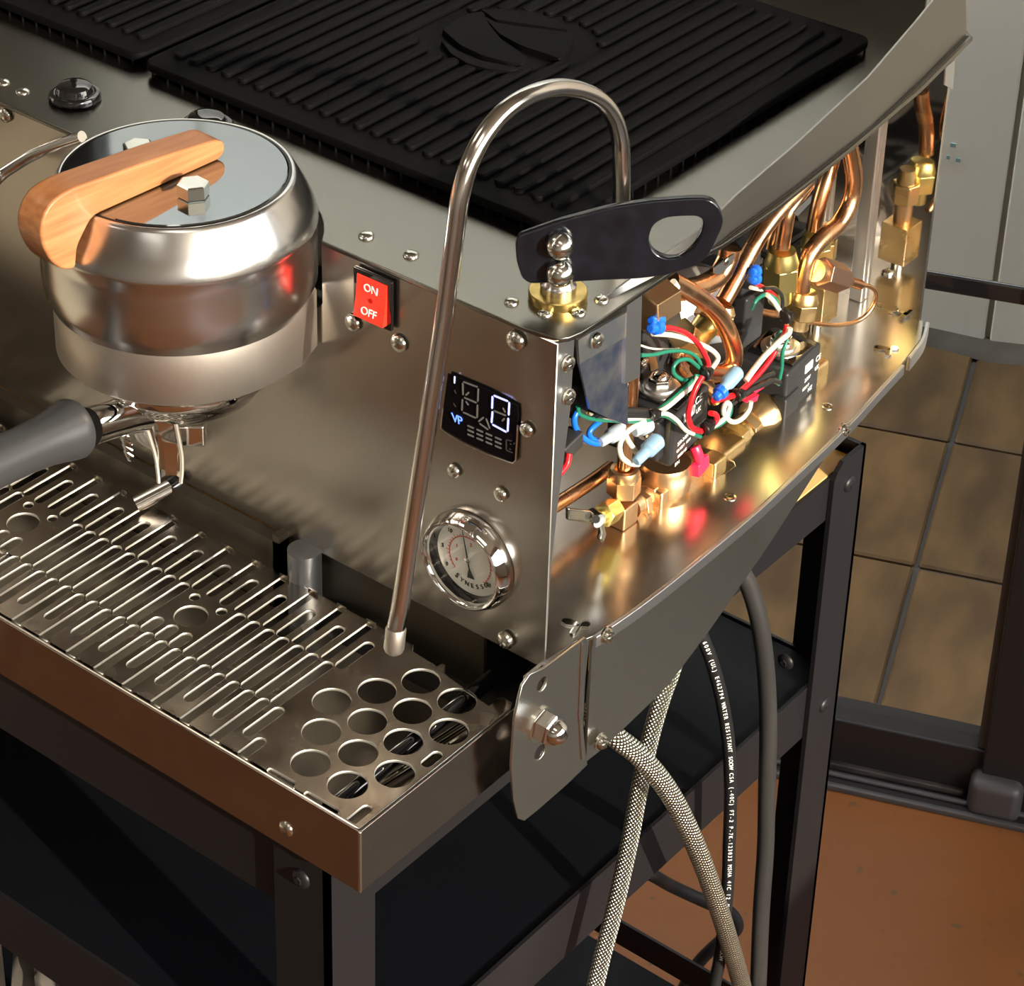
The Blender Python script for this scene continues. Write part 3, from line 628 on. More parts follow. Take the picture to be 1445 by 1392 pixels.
# ---------------------------------------------------------------- grate
pit = .01315; H=[]; sr=.0040
def section(x0, n):   # long middle slots
    for k in range(n): H.append(slot(x0-pit*k, .0533, .1105, sr))
section(-.1219, 7); section(-.2537, 9)
def gcirc(cx):
    H.append(circle(cx,.0862,.0115,32)); H.append(circle(cx-.0127,.1029,.0037,18)); H.append(circle(cx+.0123,.1029,.0037,18))
    for d in (-.0135,0,.0132): H.append(slot(cx+d, .0535,.0722,.0044))
gcirc(-.2266); gcirc(-.3923); section(-.4195, 6)
for k in range(0,30):
    x = -.1150-.01312*k
    if k%2 == 0: H.append(slot(x,.1088,.1435,sr)); H.append(slot(x,.0208,.0557,sr))
    else: H.append([(x-sr,.1575),(x-sr,.1125)]+[(x+sr*math.cos(PI+PI*i/6), .1125+sr*math.sin(PI+PI*i/6)) for i in range(1,6)]+[(x+sr,.1125),(x+sr,.1575)]); H.append([(x-sr,.0062)]+[(x+sr,.0062)]+[(x+sr*math.cos(PI*i/6), .0522+sr*math.sin(PI*i/6)) for i in range(0,7)])
H.append([(-.1035-sr,.0062),(-.1035+sr,.0062)]+[(-.1035+sr*math.cos(PI*i/6), .0225+sr*math.sin(PI*i/6)) for i in range(0,7)])
for c in ((-.0956,.0815),(-.0800,.1080),(-.0647,.1341),(-.0805,.0548),(-.0648,.0812),(-.0495,.1076),(-.0341,.1339),(-.0657,.0283),(-.0494,.0546),(-.0347,.0811),(-.0190,.1074),(-.0348,.0281),(-.0192,.0547)):
    H.append(circle(c[0],c[1],.01265,40))
H.append(slot(-.0103,.0715,.0885,.0037)); H.append([(-.0150,.0048),(-.0078,.0048)]+[(-.0114+.0036*math.cos(PI*i/6), .0190+.0036*math.sin(PI*i/6)) for i in range(0,7)])
H.append(roundpoly([(-.082,.0052),(-.0585,.0052),(-.0605,.0088),(-.082,.0088)],.0015)); H.append(roundpoly([(-.050,.0042),(-.022,.0042),(-.024,.0078),(-.050,.0078)],.0015))
outer = [(-.0032,.003),(-.0032,.150),(-.0065,.1560),(-.0150,.1560),(-.0155,.1435),(-.058,.1500),(-.0635,.1575),(-.0660,.1575),(-.0664,.1530),(-.089,.1545),(-.093,.1600),(-1.0,.1600),(-1.0,.003)]
gr = empty('drip_grate', (-.3,.08,.898), 'slotted and round-holed steel drip grate lying in the drip tray', 'grate')
plate('grate_sheet', outer, H, .0024, lambda x,y,z: V((x,y,.8995+z)), M['grate'], gr, bevel=.0006, edge=M['cutedge'])
# upturned slot ends at the rear
b = MB()
for k in range(1,30,2):
    x = -.1150-.01312*k; b.prism([(x-sr-.0002,.1572,.8975),(x-sr-.0002,.1572,.9025),(x+sr,.1572,.9025),(x+sr,.1572,.8975)],(0,.0010,0))
build('slot_lip', b, M['grate'], gr)
b = MB(); b.prism([PZ(692,986,.899),PZ(712,986,.899),PZ(712,986,.911),PZ(706,988,.909)],(.0,.001,0)); build('lift_tab', b, M['grate'], gr)
# ---------------------------------------------------------------- group head
gh = empty('group_head', (GX,GY,1.086), parent=mc); gh['label'] = 'large round steel group head with satin cap'
def grp(parent, gx):
    c = V((gx,GY,0))
    b = MB(); b.lathe(c,(0,0,1),[(.084,1.125),(.0865,1.131),(.0885,1.136),(.0890,1.150),(.0885,1.168),(.0880,1.1745),(.0893,1.1775),(.0893,1.1800),(.0870,1.1870),(.0835,1.1945),(.0795,1.2020),(.0765,1.2075),(.0750,1.2098),(.0738,1.2103),(.0720,1.2095)],96, cap=False)
    cap = build('group_cap', b, M['satin'], parent, ang=50, label='satin steel cap with rounded shoulder')
    b = MB(); b.lathe(c,(0,0,1),[(.0735,1.206),(.0735,1.2098),(.0712,1.2103),(.0709,1.2090)],96,cap=False); build('lid_ring', b, M['blacklid'], parent)
    b = MB(); b.lathe(c,(0,0,1),[(.0708,1.200),(.0708,1.2098),(.0700,1.2106),(.0002,1.2107)],96); build('lid', b, M['lid'], parent, label='grey mirror-like lid disc')
    # casing: round front, straight sides running into the machine
    r=.0828; out=[]
    for i in range(37): a=PI+PI*i/36; out.append((gx+r*math.cos(a), GY+r*math.sin(a)))
    out += [(gx+r,.150),(gx+.074,.1735),(gx-.074,.1735),(gx-r,.150)]
    b = MB(); rr=[]
    for z,s in ((1.087,.985),(1.0885,1.0),(1.130,1.0),(1.132,.99)): rr.append([V((gx+(x-gx)*s, GY+(y-GY)*s, z)) for x,y in out])
    b.rings(rr); build('lower_casing', b, M['bead'], parent, ang=40, label='hand scratched lower casing')
    b = MB(); b.lathe(c,(0,0,1),[(.0635,1.090),(.0635,1.0765),(.0625,1.0735),(.0620,1.0735)],72); build('lock_ring', b, M['chrome'], parent)
    return cap
grp(gh, GX)
gh2 = empty('group_head', (GL,GY,1.086), parent=mc); grp(gh2, GL)
# chrome rail at the left and the shaped tab it borders
b = MB(); b.tube(spline([PY(116,193,.172),PY(86,203,.170),PY(48,218,.165),PY(18,236,.158),PY(0,249,.152),PY(-16,270,.14),PY(-24,310,.13)],6),.0042,14)
build('curved_rail', b, M['chrome'], mc, label='curved polished rail left of the group head')
# wooden arm
am = MB(); aw=.0235
prof = [(0.000,1.2112),(0.1060,1.2112),(.1185,1.1955),(.1212,1.1805),(.1300,1.1830),(.1380,1.1905),(.1440,1.2030),(.1462,1.2150),(.1430,1.2260),(.1350,1.2335),(.1210,1.2360),(.1000,1.2345),(.048,1.2308),(.004,1.2262),(-.0035,1.2225),(-.0045,1.2160)]
prof = roundpoly(prof, [.003,.006,.004,.003,.006,.008,.008,.008,.01,.01,.01,.01,.01,.003,.003,.003], 3)
DA = V((-.0616,-.9981,0)).normalized(); NA = V((.9981,-.0616,0)).normalized(); A0 = PZ(312,225,1.211); A0 = V((A0.x,A0.y,0))
am.prism([A0+DA*s+V((0,0,z)) for s,z in prof], NA*-aw)
arm = build('wooden_arm', am, M['wood'], gh, bevel=.0022, bseg=3, label='orange teak arm bent down over the cap edge')
hb = PZ(273,276,1.2108); b = MB(); b.hexn(hb, hb+V((0,0,.0095)), .0102, phase=.45); build('hex_bolt', b, M['screw'], gh, ang=20, label='hexagonal bolt head on the lid')
hb2 = PZ(196,222,1.2108); b = MB(); b.hexn(hb2, hb2+V((0,0,.0095)), .0102); build('hex_bolt', b, M['screw'], gh, ang=20)
# ---------------------------------------------------------------- portafilter
pf = empty('portafilter', (GX,GY,1.03), 'chrome portafilter with black rubber handle locked under the group head', 'portafilter')
b = MB(); b.lathe((GX,GY,0),(0,0,1),[(.0575,1.0733),(.0610,1.0725),(.0612,1.0690),(.0595,1.0660),(.0560,1.0630),(.0535,1.0590),(.0480,1.0510),(.0400,1.0455),(.0200,1.0430),(.0005,1.0425)],80)
build('basket_body', b, M['chrome'], pf, ang=50)
b = MB(); b.tube([(GX,.083,1.0505),(GX,.070,1.0535),(GX,.055,1.0570),(GX,.038,1.0610)],.0098,28,rr=[.0140,.0128,.0122,.0126]); nk = build('neck', b, M['chrome'], pf, label='chrome handle neck')
hp = [PX(px,py,GX) for px,py in ((131,597),(122,600),(105,608),(60,627),(0,656),(-80,690),(-150,720))]
b = MB(); hl = [(.0130,0),(.0190,.0006),(.0200,.003),(.0196,.007),(.0180,.016),(.0163,.027),(.0154,.045),(.0160,.08),(.0168,.11),(.013,.128),(.004,.134)]
d0 = (PX(0,655,GX)-PX(128,598,GX)).normalized(); hs = PX(107,603,GX)
b.lathe(hs, d0, hl, 48); build('handle', b, M['handle'], pf, ang=50, label='matte black rubber handle with flared end')
# open spout
cs = [PX(225,588,GX+.008),PX(232,615,GX+.008),PX(238,640,GX+.008),PX(240,662,GX+.008),PX(240,679,GX+.008)]
rt = V((.775,.632,0)); fw = V((-.632,.775,0))
b = MB(); R=[]; R2=[]
for i,c in enumerate(spline(cs,4)):
    t = i/16; wd = .0108*(1-.28*t); dp = .012*(1-.3*t)
    prf=[(-wd,-.002),(-wd*.98,dp*.6),(-wd*.6,dp),(wd*.6,dp),(wd*.98,dp*.6),(wd,-.002)]
    o_ = [c+rt*x+fw*y for x,y in prf]; i_n = [c+rt*(x*.80)+fw*(y*.8-.0003) for x,y in prf[::-1]]
    R.append(o_+i_n)
b.rings(R); build('spout', b, M['chrome'], pf, label='open chrome spout')
b = MB(); R=[]
for i,c in enumerate(spline(cs,4)):
    t=i/16; wd=.0108*(1-.28*t)*.80; dp=.012*(1-.3*t)*.79
    prf=[(-wd,-.0012),(-wd*.98,dp*.6),(-wd*.6,dp*.98),(wd*.6,dp*.98),(wd*.98,dp*.6),(wd,-.0012)]
    R.append([c+rt*x+fw*y for x,y in prf])
b.rings(R,cap=False,closed=False)
for sd in (-1,1):
    b3_=MB(); b3_.tube([c+rt*(sd*.0102*(1-.28*i/16))+fw*-.0022 for i,c in enumerate(spline(cs,4))],.0013,8); build('spout_rim', b3_, M['cutedge'], pf, label='bright worn rim of the spout')
build('spout_lining', b, mat('coffee_stained_gold',(0.95,0.55,0.08),0.1,.35), pf, label='coffee stained golden inside of the spout')
b = MB(); c=PX(183,612,GX-.006); b.tube([c+V((0,.004,.014)),c+V((.002,.010,-.006)),c+V((.006,.016,-.018))],.006,14,rr=[.0062,.0055,.002]); build('spout_flank', b, M['chrome'], pf)
ear = PX(268,610,GX+.004); b = MB(); b.obox(ear,rt*.0105,fw*.006,V((0,0,.0085))); build('lug', b, M['chrome'], pf, bevel=.002, label='square chrome lug')
b = MB()
for k in range(5): b.tube([c+V((-.006+.0012*k,-.004,.006-.0045*k)),c+V((.002+.001*k,-.0075,.004-.0045*k)),c+V((.007,-.005,.001-.0045*k))],.0011,6)
build('thread', b, M['chrome'], pf)
# ---------------------------------------------------------------- steam wand + lever
sw = empty('steam_wand', (-.048,.31,ZT), parent=mc); sw['label']='polished arching steam wand'
B0 = V((-.048,.31,0)); T0 = V((-.054,.095,0)); dw=(T0-B0).normalized(); nw=V((-dw.y,dw.x,0))
wp = [PN(px,py,B0,nw) for px,py in ((877,326),(877,270),(877,225),(875,195),(866,165),(848,142),(820,128),(785,124),(748,134),(712,157),(684,190),(662,232),(650,275),(643,325),(628,440),(612,545),(596,650),(580,755),(566,850),(559,886))]
b = MB(); b.tube(spline(wp,6),.0058,24); build('wand_tube', b, M['wand'], sw, ang=80)
t1,t2 = wp[-1], PN(555,922,B0,nw); dd=(t2-t1).normalized()
b = MB(); L=(t2-t1).length; b.lathe(t1,dd,[(.0062,0),(.0066,.001),(.0066,L*.80),(.0056,L*.92),(.0038,L),(.002,L+.0012),(.0003,L+.0014)],28); build('wand_tip', b, M['bead'], sw, label='dull steel tip')
b = MB(); c=V((-.048,.31,ZT)); b.lathe(c,(0,0,1),[(.013,0),(.013,.003),(.009,.005),(.007,.012),(.0062,.014)],32); build('wand_collar', b, M['chrome'], sw)
LA = V((-.0265,.2155,ZT)); lh = V((.7748,.6322,0)); ln = V((.6322,-.7748,0))  # ln faces the viewer side
sv = empty('steam_lever', LA, parent=mc); sv['label']='black paddle lever of the steam valve on a brass ring'
b = MB(); b.lathe(LA,(0,0,1),[(.0180,0),(.0183,.0015),(.0183,.0055),(.0177,.0062),(.0115,.0062)],56); build('brass_ring', b, mat('aged_brass_ring',(0.72,0.52,0.18),1,.28,noise=((120,120,120),(0.5,0.36,0.12),.2)), sv, label='aged brass ring')
b = MB(); b.lathe(LA,(0,0,1),[(.0112,.006),(.0112,.010),(.0095,.012),(.0085,.020),(.0085,.034)],40); build('valve_stem', b, M['satin'], sv)
LP = lambda px,py,o=0.009: PN(px,py,LA+ln*o,ln)
lo = [(727,345),(731,334),(790,313),(860,294),(920,285),(975,281),(1000,281),(1012,289),(1021,308),(1019,322),(1005,352),(996,366),(980,376),(940,389),(900,394),(850,396),(800,399),(748,401),(737,394),(729,370)]
l2 = [((LP(*p)-LA).dot(lh), (LP(*p)-LA).z) for p in lo]; l2 = roundpoly(l2,.004,4)
hh = [(915,338),(921,318),(938,308),(955,306),(983,305),(993,311),(990,330),(981,348),(968,360),(950,367),(930,362),(919,352)]
h2_ = [((LP(*p)-LA).dot(lh), (LP(*p)-LA).z) for p in hh]; h2_=roundpoly(h2_,.006,4)
plate('lever_plate', l2, [h2_], .0062, lambda x,y,z: LA+lh*x+V((0,0,y))+ln*(.009+z), M['lever'], sv, bevel=.0009, label='scratched gloss black lever plate with a teardrop hole')
for px,py in ((790,343),(790,382)):
    c = LP(px,py,.009); b = MB(); b.sphere(c+ln*.0035,.0088,28,16,axis=ln); build('ball_nut', b, M['screw'], sv, label='round steel ball nut')
# ---------------------------------------------------------------- display, switch, gauge on the front panel
yz = lambda px,py,o=0.0: PY(px,py,PF-.0016-o)
dsp = empty('display', (-.055,PF,1.09), parent=mc); dsp['label']='black digital display reading 0 with a blue VP mark'
def ppoly(name, pts, o, mt, parent, th=.0002, both=True):
    b = MB(); b.prism([yz(px,py,o) for px,py in pts],(0,th,0)); return build(name,b,mt,parent,smooth=False)
dc = [(632,527),(640,530),(690,551),(730,573),(731,585),(729,630),(727,651),(722,652),(690,640),(655,624),(628,608),(623,603),(625,580)]
ppoly('screen_glass', dc, .0004, M['panelblack'], dsp, .0006)
fr = MB(); ptsf=[yz(*p,.0006) for p in ((625,578),(622,604),(628,610),(655,626),(690,642),(724,654),(728,650),(731,600))]; fr.tube(ptsf,.0006,6); build('screen_rim', fr, M['screw'], dsp)
SX = V((1,0,0)); SZ = V((0,0,1))
def seg(a, b_, wdt, mt, name='segment', o=.0010):
    A_=yz(*a,o); B_=yz(*b_,o); d=(B_-A_); L=d.length; d.normalize(); n=d.cross(V((0,1,0))).normalized(); k=wdt/2
    m_=MB(); m_.prism([A_,A_+d*k+n*k,B_-d*k+n*k,B_,B_-d*k-n*k,A_+d*k-n*k],(0,.0002,0)); return build(name,m_,mt,dsp,smooth=False)
def z_(a,b): return (600+a/6.96, 500+b/6.96)
for s in (((370,270),(515,325)),((367,280),(370,405)),((520,335),(515,470)),((378,425),(505,480)),((365,440),(358,560)),((512,495),(508,630)),((368,570),(500,630)),((395,405),(430,375)),((395,460),(425,505))):
    seg(z_(*s[0]),z_(*s[1]),.0012,M['greydot'])
for s in (((668,405),(815,465)),((660,410),(655,540)),((825,470),(818,605)),((660,560),(650,680)),((815,625),(808,765)),((655,690),(800,768))):
    seg(z_(*s[0]),z_(*s[1]),.0014,M['lit'])
for s in (((668,555),(795,605)),((760,525),(785,575)),((752,660),(780,630)),((575,620),(520,665)),((595,630),(635,735)),((530,680),(620,745))):
    seg(z_(*s[0]),z_(*s[1]),.0012,M['greydot'])
for c_ in range(4):
    for r_ in range(3):
        x=410+c_*90; y=700+c_*38+r_*42; seg(z_(x,y),z_(x+70,y+30),.0013,M['greydot'])
for s in (((795,840),(795,945)),((795,840),(850,855)),((795,945),(860,970)),((830,880),(850,890)),((875,870),(870,890)),((820,930),(845,940))): seg(z_(*s[0]),z_(*s[1]),.0008,M['dimseg'])
for s in (((285,350),(300,390)),((275,480),(300,520))): seg(z_(*s[0]),z_(*s[1]),.0007,M['dimseg'])
text('digit','1',.0075,yz(*z_(288,256),.001),SX,SZ,M['litw'],dsp)
text('mark','VP',.0085,yz(*z_(318,645),.001),SX,SZ,M['litb'],dsp,shear=-.15,spacing=.85)
swt = empty('power_switch', (-.14,PF,1.14), parent=mc); swt['label']='red rocker power switch in a black frame'
fo = [(502.5,372.6),(556,394),(556,465),(502.5,439)]; fpz=[yz(*p) for p in fo]
x0=min(p.x for p in fpz); x1=max(p.x for p in fpz); z0=1.1250; z1=1.1612
plate('switch_frame', rrect(x0,x1,z0,z1,.0012), [], .0025, lambda x,y,z: V((x,PF-.0016-.0025-z,y)), M['gloss'], swt, bevel=.0005)
rx0,rx1,rz0,rz1 = x0+.0035,x1-.0035,z0+.0035,z1-.0035; zm=(rz0+rz1)/2; fy=PF-.0041
b = MB(); b.prism([(rx0,fy,rz0),(rx0,fy-.0045,rz0),(rx0,fy-.0018,zm),(rx0,fy-.0006,rz1),(rx0,fy,rz1)],(rx1-rx0,0,0)); build('rocker', b, M['red'], swt, bevel=.0005)
nrm_up = (V((0,-.0018+.0045,zm-rz0))).normalized()
text('lettering','ON',.0075,V(((rx0+rx1)/2,fy-.0016,zm+.0075)),SX,V((0,.0012,zm-rz0)),M['white'],swt,.00025)
text('lettering','OFF',.0075,V(((rx0+rx1)/2,fy-.0038,zm-.0085)),SX,V((0,.0027,zm-rz0)),M['white'],swt,.00025)
b = MB(); b.lathe(V(((rx0+rx1)/2,fy-.0018,zm-.0005)),(0,-1,0),[(.0018,0),(.0018,.0004)],16); build('rocker_lamp', b, mat('deep_red',(0.45,.0,.0),0,.3), swt)
gg = empty('pressure_gauge', (-.0575,PF,.979), parent=mc); gg['label']='chrome rimmed pressure gauge with a white dial'
gc = V((-.0575,PF,.979)); gn = V((0,-1,0))
b = MB(); b.lathe(gc,gn,[(.0345,.0005),(.0352,.002),(.0352,.006),(.0335,.0095),(.0325,.0125),(.0310,.0138),(.0295,.0132),(.0288,.0105),(.0285,.004)],72,cap=False); build('bezel', b, M['chrome'], gg, ang=60)
b = MB(); b.lathe(gc,gn,[(.0289,.0095),(.0270,.004),(.0266,.0025)],64,cap=False); build('dark_wall', b, M['gloss'], gg)
b = MB(); b.lathe(gc,gn,[(.0275,.001),(.0275,.0028),(.0001,.0028)],64); build('dial', b, M['dial'], gg)
def gpt(r,a,o=.0031): return gc+gn*o+V((r*math.cos(a),0,r*math.sin(a)))
def garc(r,a0,a1,wd,mt,name='scale_arc'):
    n=32; b=MB(); R=[]
    for i in range(n+1):
        a=a0+(a1-a0)*i/n; R.append([gpt(r-wd/2,a),gpt(r+wd/2,a),gpt(r+wd/2,a,.0029),gpt(r-wd/2,a,.0029)])
    b.rings(R); return build(name,b,mt,gg,smooth=False)
rad=math.radians
garc(.0165,rad(225),rad(75),.0006,M['redink']); garc(.0178,rad(-45),rad(40),.0005,M['redink'])
b=MB(); b2=MB()
for i in range(31):
    a=rad(225-9*i); l=.0026 if i%5==0 else .0013; t=V((-math.sin(a),0,math.cos(a)))*.00016
    (b if i<17 or i>24 else b).prism([gpt(.0168,a)-t,gpt(.0168+l,a)-t,gpt(.0168+l,a)+t,gpt(.0168,a)+t],(0,.0002,0))
build('tick_marks', b, M['redink'], gg, smooth=False)
for s_,a,r_,mt in (('0',214,.0222,'ink'),('5',178,.0222,'ink'),('10',137,.0225,'ink'),('15',95,.0222,'ink'),('0',205,.0115,'redink'),('1',150,.0120,'redink'),('2',85,.0118,'redink'),('30',-38,.0205,'ink')):
    text('numeral',s_,.0042 if mt=='ink' else .0034,gpt(r_,rad(a)),SX,SZ,M[mt],gg)
for i,ch in enumerate('SYNESSO'):
    a = rad(241+i*12.6); p_=gpt(.0200,a,.0032); up_=(gc-p_); up_.y=0; up_.normalize(); rt_=V((-up_.z*-1,0,-up_.x)) ; rt_=V((up_.z,0,-up_.x))
    text('lettering',ch,.0058 if i==0 else .0047,p_,rt_,up_,M['ink'],gg)
na = rad(103); d_=V((math.cos(na),0,math.sin(na))); n_=V((-d_.z,0,d_.x)); o_=gc+gn*.0048
b = MB(); b.prism([o_-d_*.006-n_*.0006,o_+d_*.0225-n_*.0002,o_+d_*.0225+n_*.0002,o_-d_*.006+n_*.0006],(0,.0003,0)); b.prism([o_-d_*.005,o_-d_*.0135-n_*.0030,o_-d_*.0130+n_*.0030],(0,.0003,0)); build('needle', b, M['ink'], gg, smooth=False)
b = MB(); b.lathe(gc+gn*.0045,gn,[(.0022,0),(.0022,.001),(.0012,.0016),(.0001,.0017)],24); build('needle_hub', b, M['chrome'], gg)
b = MB(); b.lathe(gc+gn*.0105,gn,[(.0292,0),(.0292,.0012)],64); build('gauge_glass', b, M['glass'], gg)
# ================================================================== VALVES, PIPES AND WIRES in the open side
def P3(seq, x=None):
    out=[]
    for s in seq: out.append(PX(s[0],s[1], s[2] if len(s)>2 else x))
    return out
def pipe(seq, r, mt='copper', x=-.05, parent=None, name='pipe', sub=7, label=None, n=14):
    b = MB(); b.tube(spline(P3(seq,x),sub), r, n); return build(name, b, M[mt], parent or mc, ang=80, label=label)
def nut(parent, a, b_, r, mt='brass', phase=0.3, name='hex_nut'):
    m_=MB(); m_.hexn(a,b_,r,phase=phase); return build(name,m_,M[mt],parent,ang=20,bevel=.0004)
def barrel(parent,a,b_,r,mt='brass',r2=None,name='stub',n=24):
    m_=MB(); m_.cyl(a,b_,r,n,r2); return build(name,m_,M[mt],parent)
def flare(base, L, r, mt='brass', parent=None, up=V((0,0,1)), label=None):
    """flare nut: stem, hexagon, conical shoulder, going along up from base"""
    p = empty('pipe_fitting', base, parent=mc)
    if label: p['label']=label
    up = V(up).normalized(); base=V(base)
    barrel(p,base,base+up*L*.30,r*.62,mt); nut(p,base+up*L*.28,base+up*L*.72,r,mt,phase=.5)
    m_=MB(); m_.lathe(base+up*L*.70,up,[(r*.9,0),(r*.92,L*.05),(r*.78,L*.20),(r*.72,L*.28),(r*.5,L*.29)],28); build('shoulder',m_,M[mt],p); return p
# elbow with hex nut, front lower
el = empty('elbow_fitting', PX(876,730,-.05), parent=mc); el['label']='bronze elbow with hexagonal nut and yellow brass plug'
c = PX(880,690,-.05); nut(el,c+V((0,0,-.004)),c+V((0,0,.011)),.0120,'rbrass',.2)
m_=MB(); m_.lathe(c+V((0,0,.010)),(0,0,1),[(.0108,0),(.0112,.003),(.0098,.007),(.0070,.0075),(.0068,.002)],28); build('shoulder',m_,M['rbrass'],el)
m_=MB(); m_.obox(PX(876,722,-.05),(.009,0,0),(0,.0085,0),(0,0,.009)); build('elbow_block',m_,M['rbrass'],el,bevel=.0015)
barrel(el,PX(890,716,-.05),PX(920,694,-.05),.0085,'rbrass'); nut(el,PX(898,712,-.05),PX(906,706,-.05),.0110,'rbrass')
nut(el,PX(910,703,-.05),PX(917,698,-.05),.0118,'rbrass',.1)
a_=PX(866,719,-.048); b_=PX(850,729,-.042); nut(el,a_,b_,.0085,'ybrass',.2); barrel(el,b_,b_+(b_-a_)*.35,.0052,'ybrass')
wv = empty('drain_cock', PX(845,740,-.038), parent=mc); wv['label']='small silver wing handle on the brass plug'
m_=MB(); m_.prism([PX(803,718,-.036),PX(835,722,-.036),PX(843,728,-.036),PX(841,742,-.036),PX(832,739,-.036),PX(803,735,-.036)],(-.0035,0,0)); build('wing',m_,M['screw'],wv,bevel=.0012)
m_=MB(); m_.prism([PX(845,732,-.034),PX(852,731,-.034),PX(855,748,-.034),PX(857,754,-.034),PX(852,768,-.034),PX(847,762,-.034),PX(849,752,-.034)],(-.0035,0,0)); build('wing',m_,M['screw'],wv,bevel=.0012)
barrel(wv,PX(841,733,-.036)+V((.003,0,0)),PX(841,733,-.036)+V((-.006,.002,0)),.0052,'screw',name='hub'); barrel(wv,PX(841,733,-.0328),PX(841,733,-.0325),.0028,'hole',name='bore')
pipe([(880,676),(882,640),(886,600),(890,560),(892,520),(893,470)],.0052,'copper',-.05,label='upright copper pipe behind the aluminium post')
pipe([(770,722,-.075),(800,703,-.075),(835,680,-.075),(862,660,-.078)],.0052,'copper',label='copper pipe running in from behind the front panel')
# valve body 1
vb = empty('valve_body', PX(935,690,-.05), parent=mc); vb['label']='bronze valve body under the front black coil'
m_=MB(); m_.lathe(PX(938,672,-.05)+V((0,0,-.012)),(0,0,1),[(.014,0),(.0185,.004),(.0195,.012),(.0195,.022),(.0180,.026)],32); build('bowl',m_,M['rbrass'],vb)
ax = (PX(985,655,-.05)-PX(920,697,-.05)).normalized(); yv=V((0,1,0))
m_=MB(); c=PX(930,698,-.046); m_.obox(c,(.0095,0,0),(0,.011,0),(0,0,.010)); build('inlet_block',m_,M['rbrass'],vb,bevel=.002)
m_=MB(); c=PX(968,672,-.048); m_.obox(c,(.0105,0,0),(0,.018,0),(0,0,.0095)); build('outlet_block',m_,M['rbrass'],vb,bevel=.002)
# brass train
bt = empty('brass_manifold', PX(1040,625,-.05), parent=mc); bt['label']='long brass manifold of nuts and tees on the floor plate'
pA,pB = PX(985,668,-.05),PX(1148,520,-.055)
def on(t): return pA.lerp(pB,t)
m_=MB(); m_.obox(on(.17),(.0135,0,0),(0,.016,0),(0,0,.0125)); build('tee_block',m_,M['brass'],bt,bevel=.0025)
m_=MB(); c=on(.19); m_.obox(PX(1006,657,-.036),(.007,0,0),(0,.008,0),(0,0,.008)); build('tee_block',m_,M['brass'],bt,bevel=.002)
nut(bt,on(.26),on(.335),.0155,'brass',.2); barrel(bt,on(.1),on(.98),.0078,'brass'); barrel(bt,on(.335),on(.36),.0125,'brass')
nut(bt,on(.38),on(.46),.0120,'brass',.5); m_=MB(); m_.lathe(on(.44),pB-pA,[(.012,0),(.0165,.008),(.0175,.02),(.0165,.036),(.011,.044)],28); build('bowl',m_,M['brass'],bt)
nut(bt,on(.50),on(.60),.0165,'brass',.1); nut(bt,on(.80),on(.87),.0130,'ybrass',.4); m_=MB(); m_.obox(on(.95),(.011,0,0),(0,.013,0),(0,0,.011)); build('tee_block',m_,M['brass'],bt,bevel=.003)
for t_,dz in ((.40,-.010),(.30,-.012)): screw(on(t_)+V((.012,0,dz)),(1,0,.3),bt,'cross',.0042)
# coils
def coil(cen, ax_, L, W, Hh, name='solenoid_coil', label=None, tilt=V((0,0,1))):
    p = empty(name, cen-tilt*Hh, parent=mc); p['label']=label
    ay_ = tilt.cross(ax_).normalized()
    m_=MB(); m_.obox(cen,ax_*L,ay_*W,tilt*Hh); build('coil_case',m_,M['coil'],p,bevel=.003)
    m_=MB(); m_.obox(cen+tilt*(Hh+.0012),ax_*L*.62,ay_*W*.9,tilt*.0012); build('yoke',m_,M['gloss'],p,bevel=.0006)
    m_=MB(); m_.lathe(cen+tilt*(Hh+.002),tilt,[(.0150,0),(.0152,.0015),(.0125,.0022)],36); m_.lathe(cen+tilt*(Hh+.0042),tilt,[(.0118,0),(.0118,.0015),(.0095,.002)],32); build('washer',m_,M['alu'],p)
    nut(p,cen+tilt*(Hh+.0055),cen+tilt*(Hh+.0115),.0085,'screw'); m_=MB(); m_.dome(cen+tilt*(Hh+.0112),tilt,.0058,.004,20,5,base=.0005); build('stud',m_,M['chrome'],p)
    return p, ay_
# front coil: near vertical edge at (945,600)-(950,652)
E0 = PX(946,600,-.032); E1 = PX(950,655,-.032)
tl = (E0-E1).normalized(); tl = (tl+V((0,0,2))).normalized()
Hh=(E0-E1).length/2
axr = V((-.12,1.0,0)).normalized(); axl = V((-1,-.12,0)).normalized()
cc = (E0+E1)/2 + axr*.0275 + axl*.026
p1,_ = coil(cc, axr, .0275, .026, Hh+.002, label='black solenoid coil at the front with white printing')
face_n = V((1,.12,0)).normalized(); fo_ = (E0+E1)/2 + face_n*.0006
def ptx(s,u,v,size,parent=p1,base=None,rr_=axr,mt='white',tm_=tl,nn=None): return text('lettering',s,size,(base or fo_)+rr_*u+tm_*v+(nn or face_n)*.0003,rr_,tm_,M[mt],parent,.0001)
ptx('CE',.037,.018,.0085); ptx('UK',.037,.009,.0055); ptx('230-240V',.015,-.004,.0042); ptx('CLASS F  10W',.016,-.0095,.0034); ptx('50/60 HZ',.014,-.015,.0034); ptx('P/N',.007,-.020,.0042)
m_=MB(); c=fo_+axr*.024+tl*.013; m_.obox(c,axr*.008,tl*.0035,face_n*.0003); build('print_block',m_,M['white'],p1)
m_=MB(); m_.obox((E0+E1)/2+axl*.020-axr*.004+tl*.004,axl*.014,axr*.005,tl*.017); build('terminal_housing',m_,M['coil'],p1,bevel=.002)
m_=MB(); c=PX(910,610,-.030); m_.lathe(c,(.5,-.8,.1),[(.0052,0),(.0052,.002),(.003,.0024),(.0028,.0)],20,cap=False); build('terminal_ring',m_,M['screw'],p1)
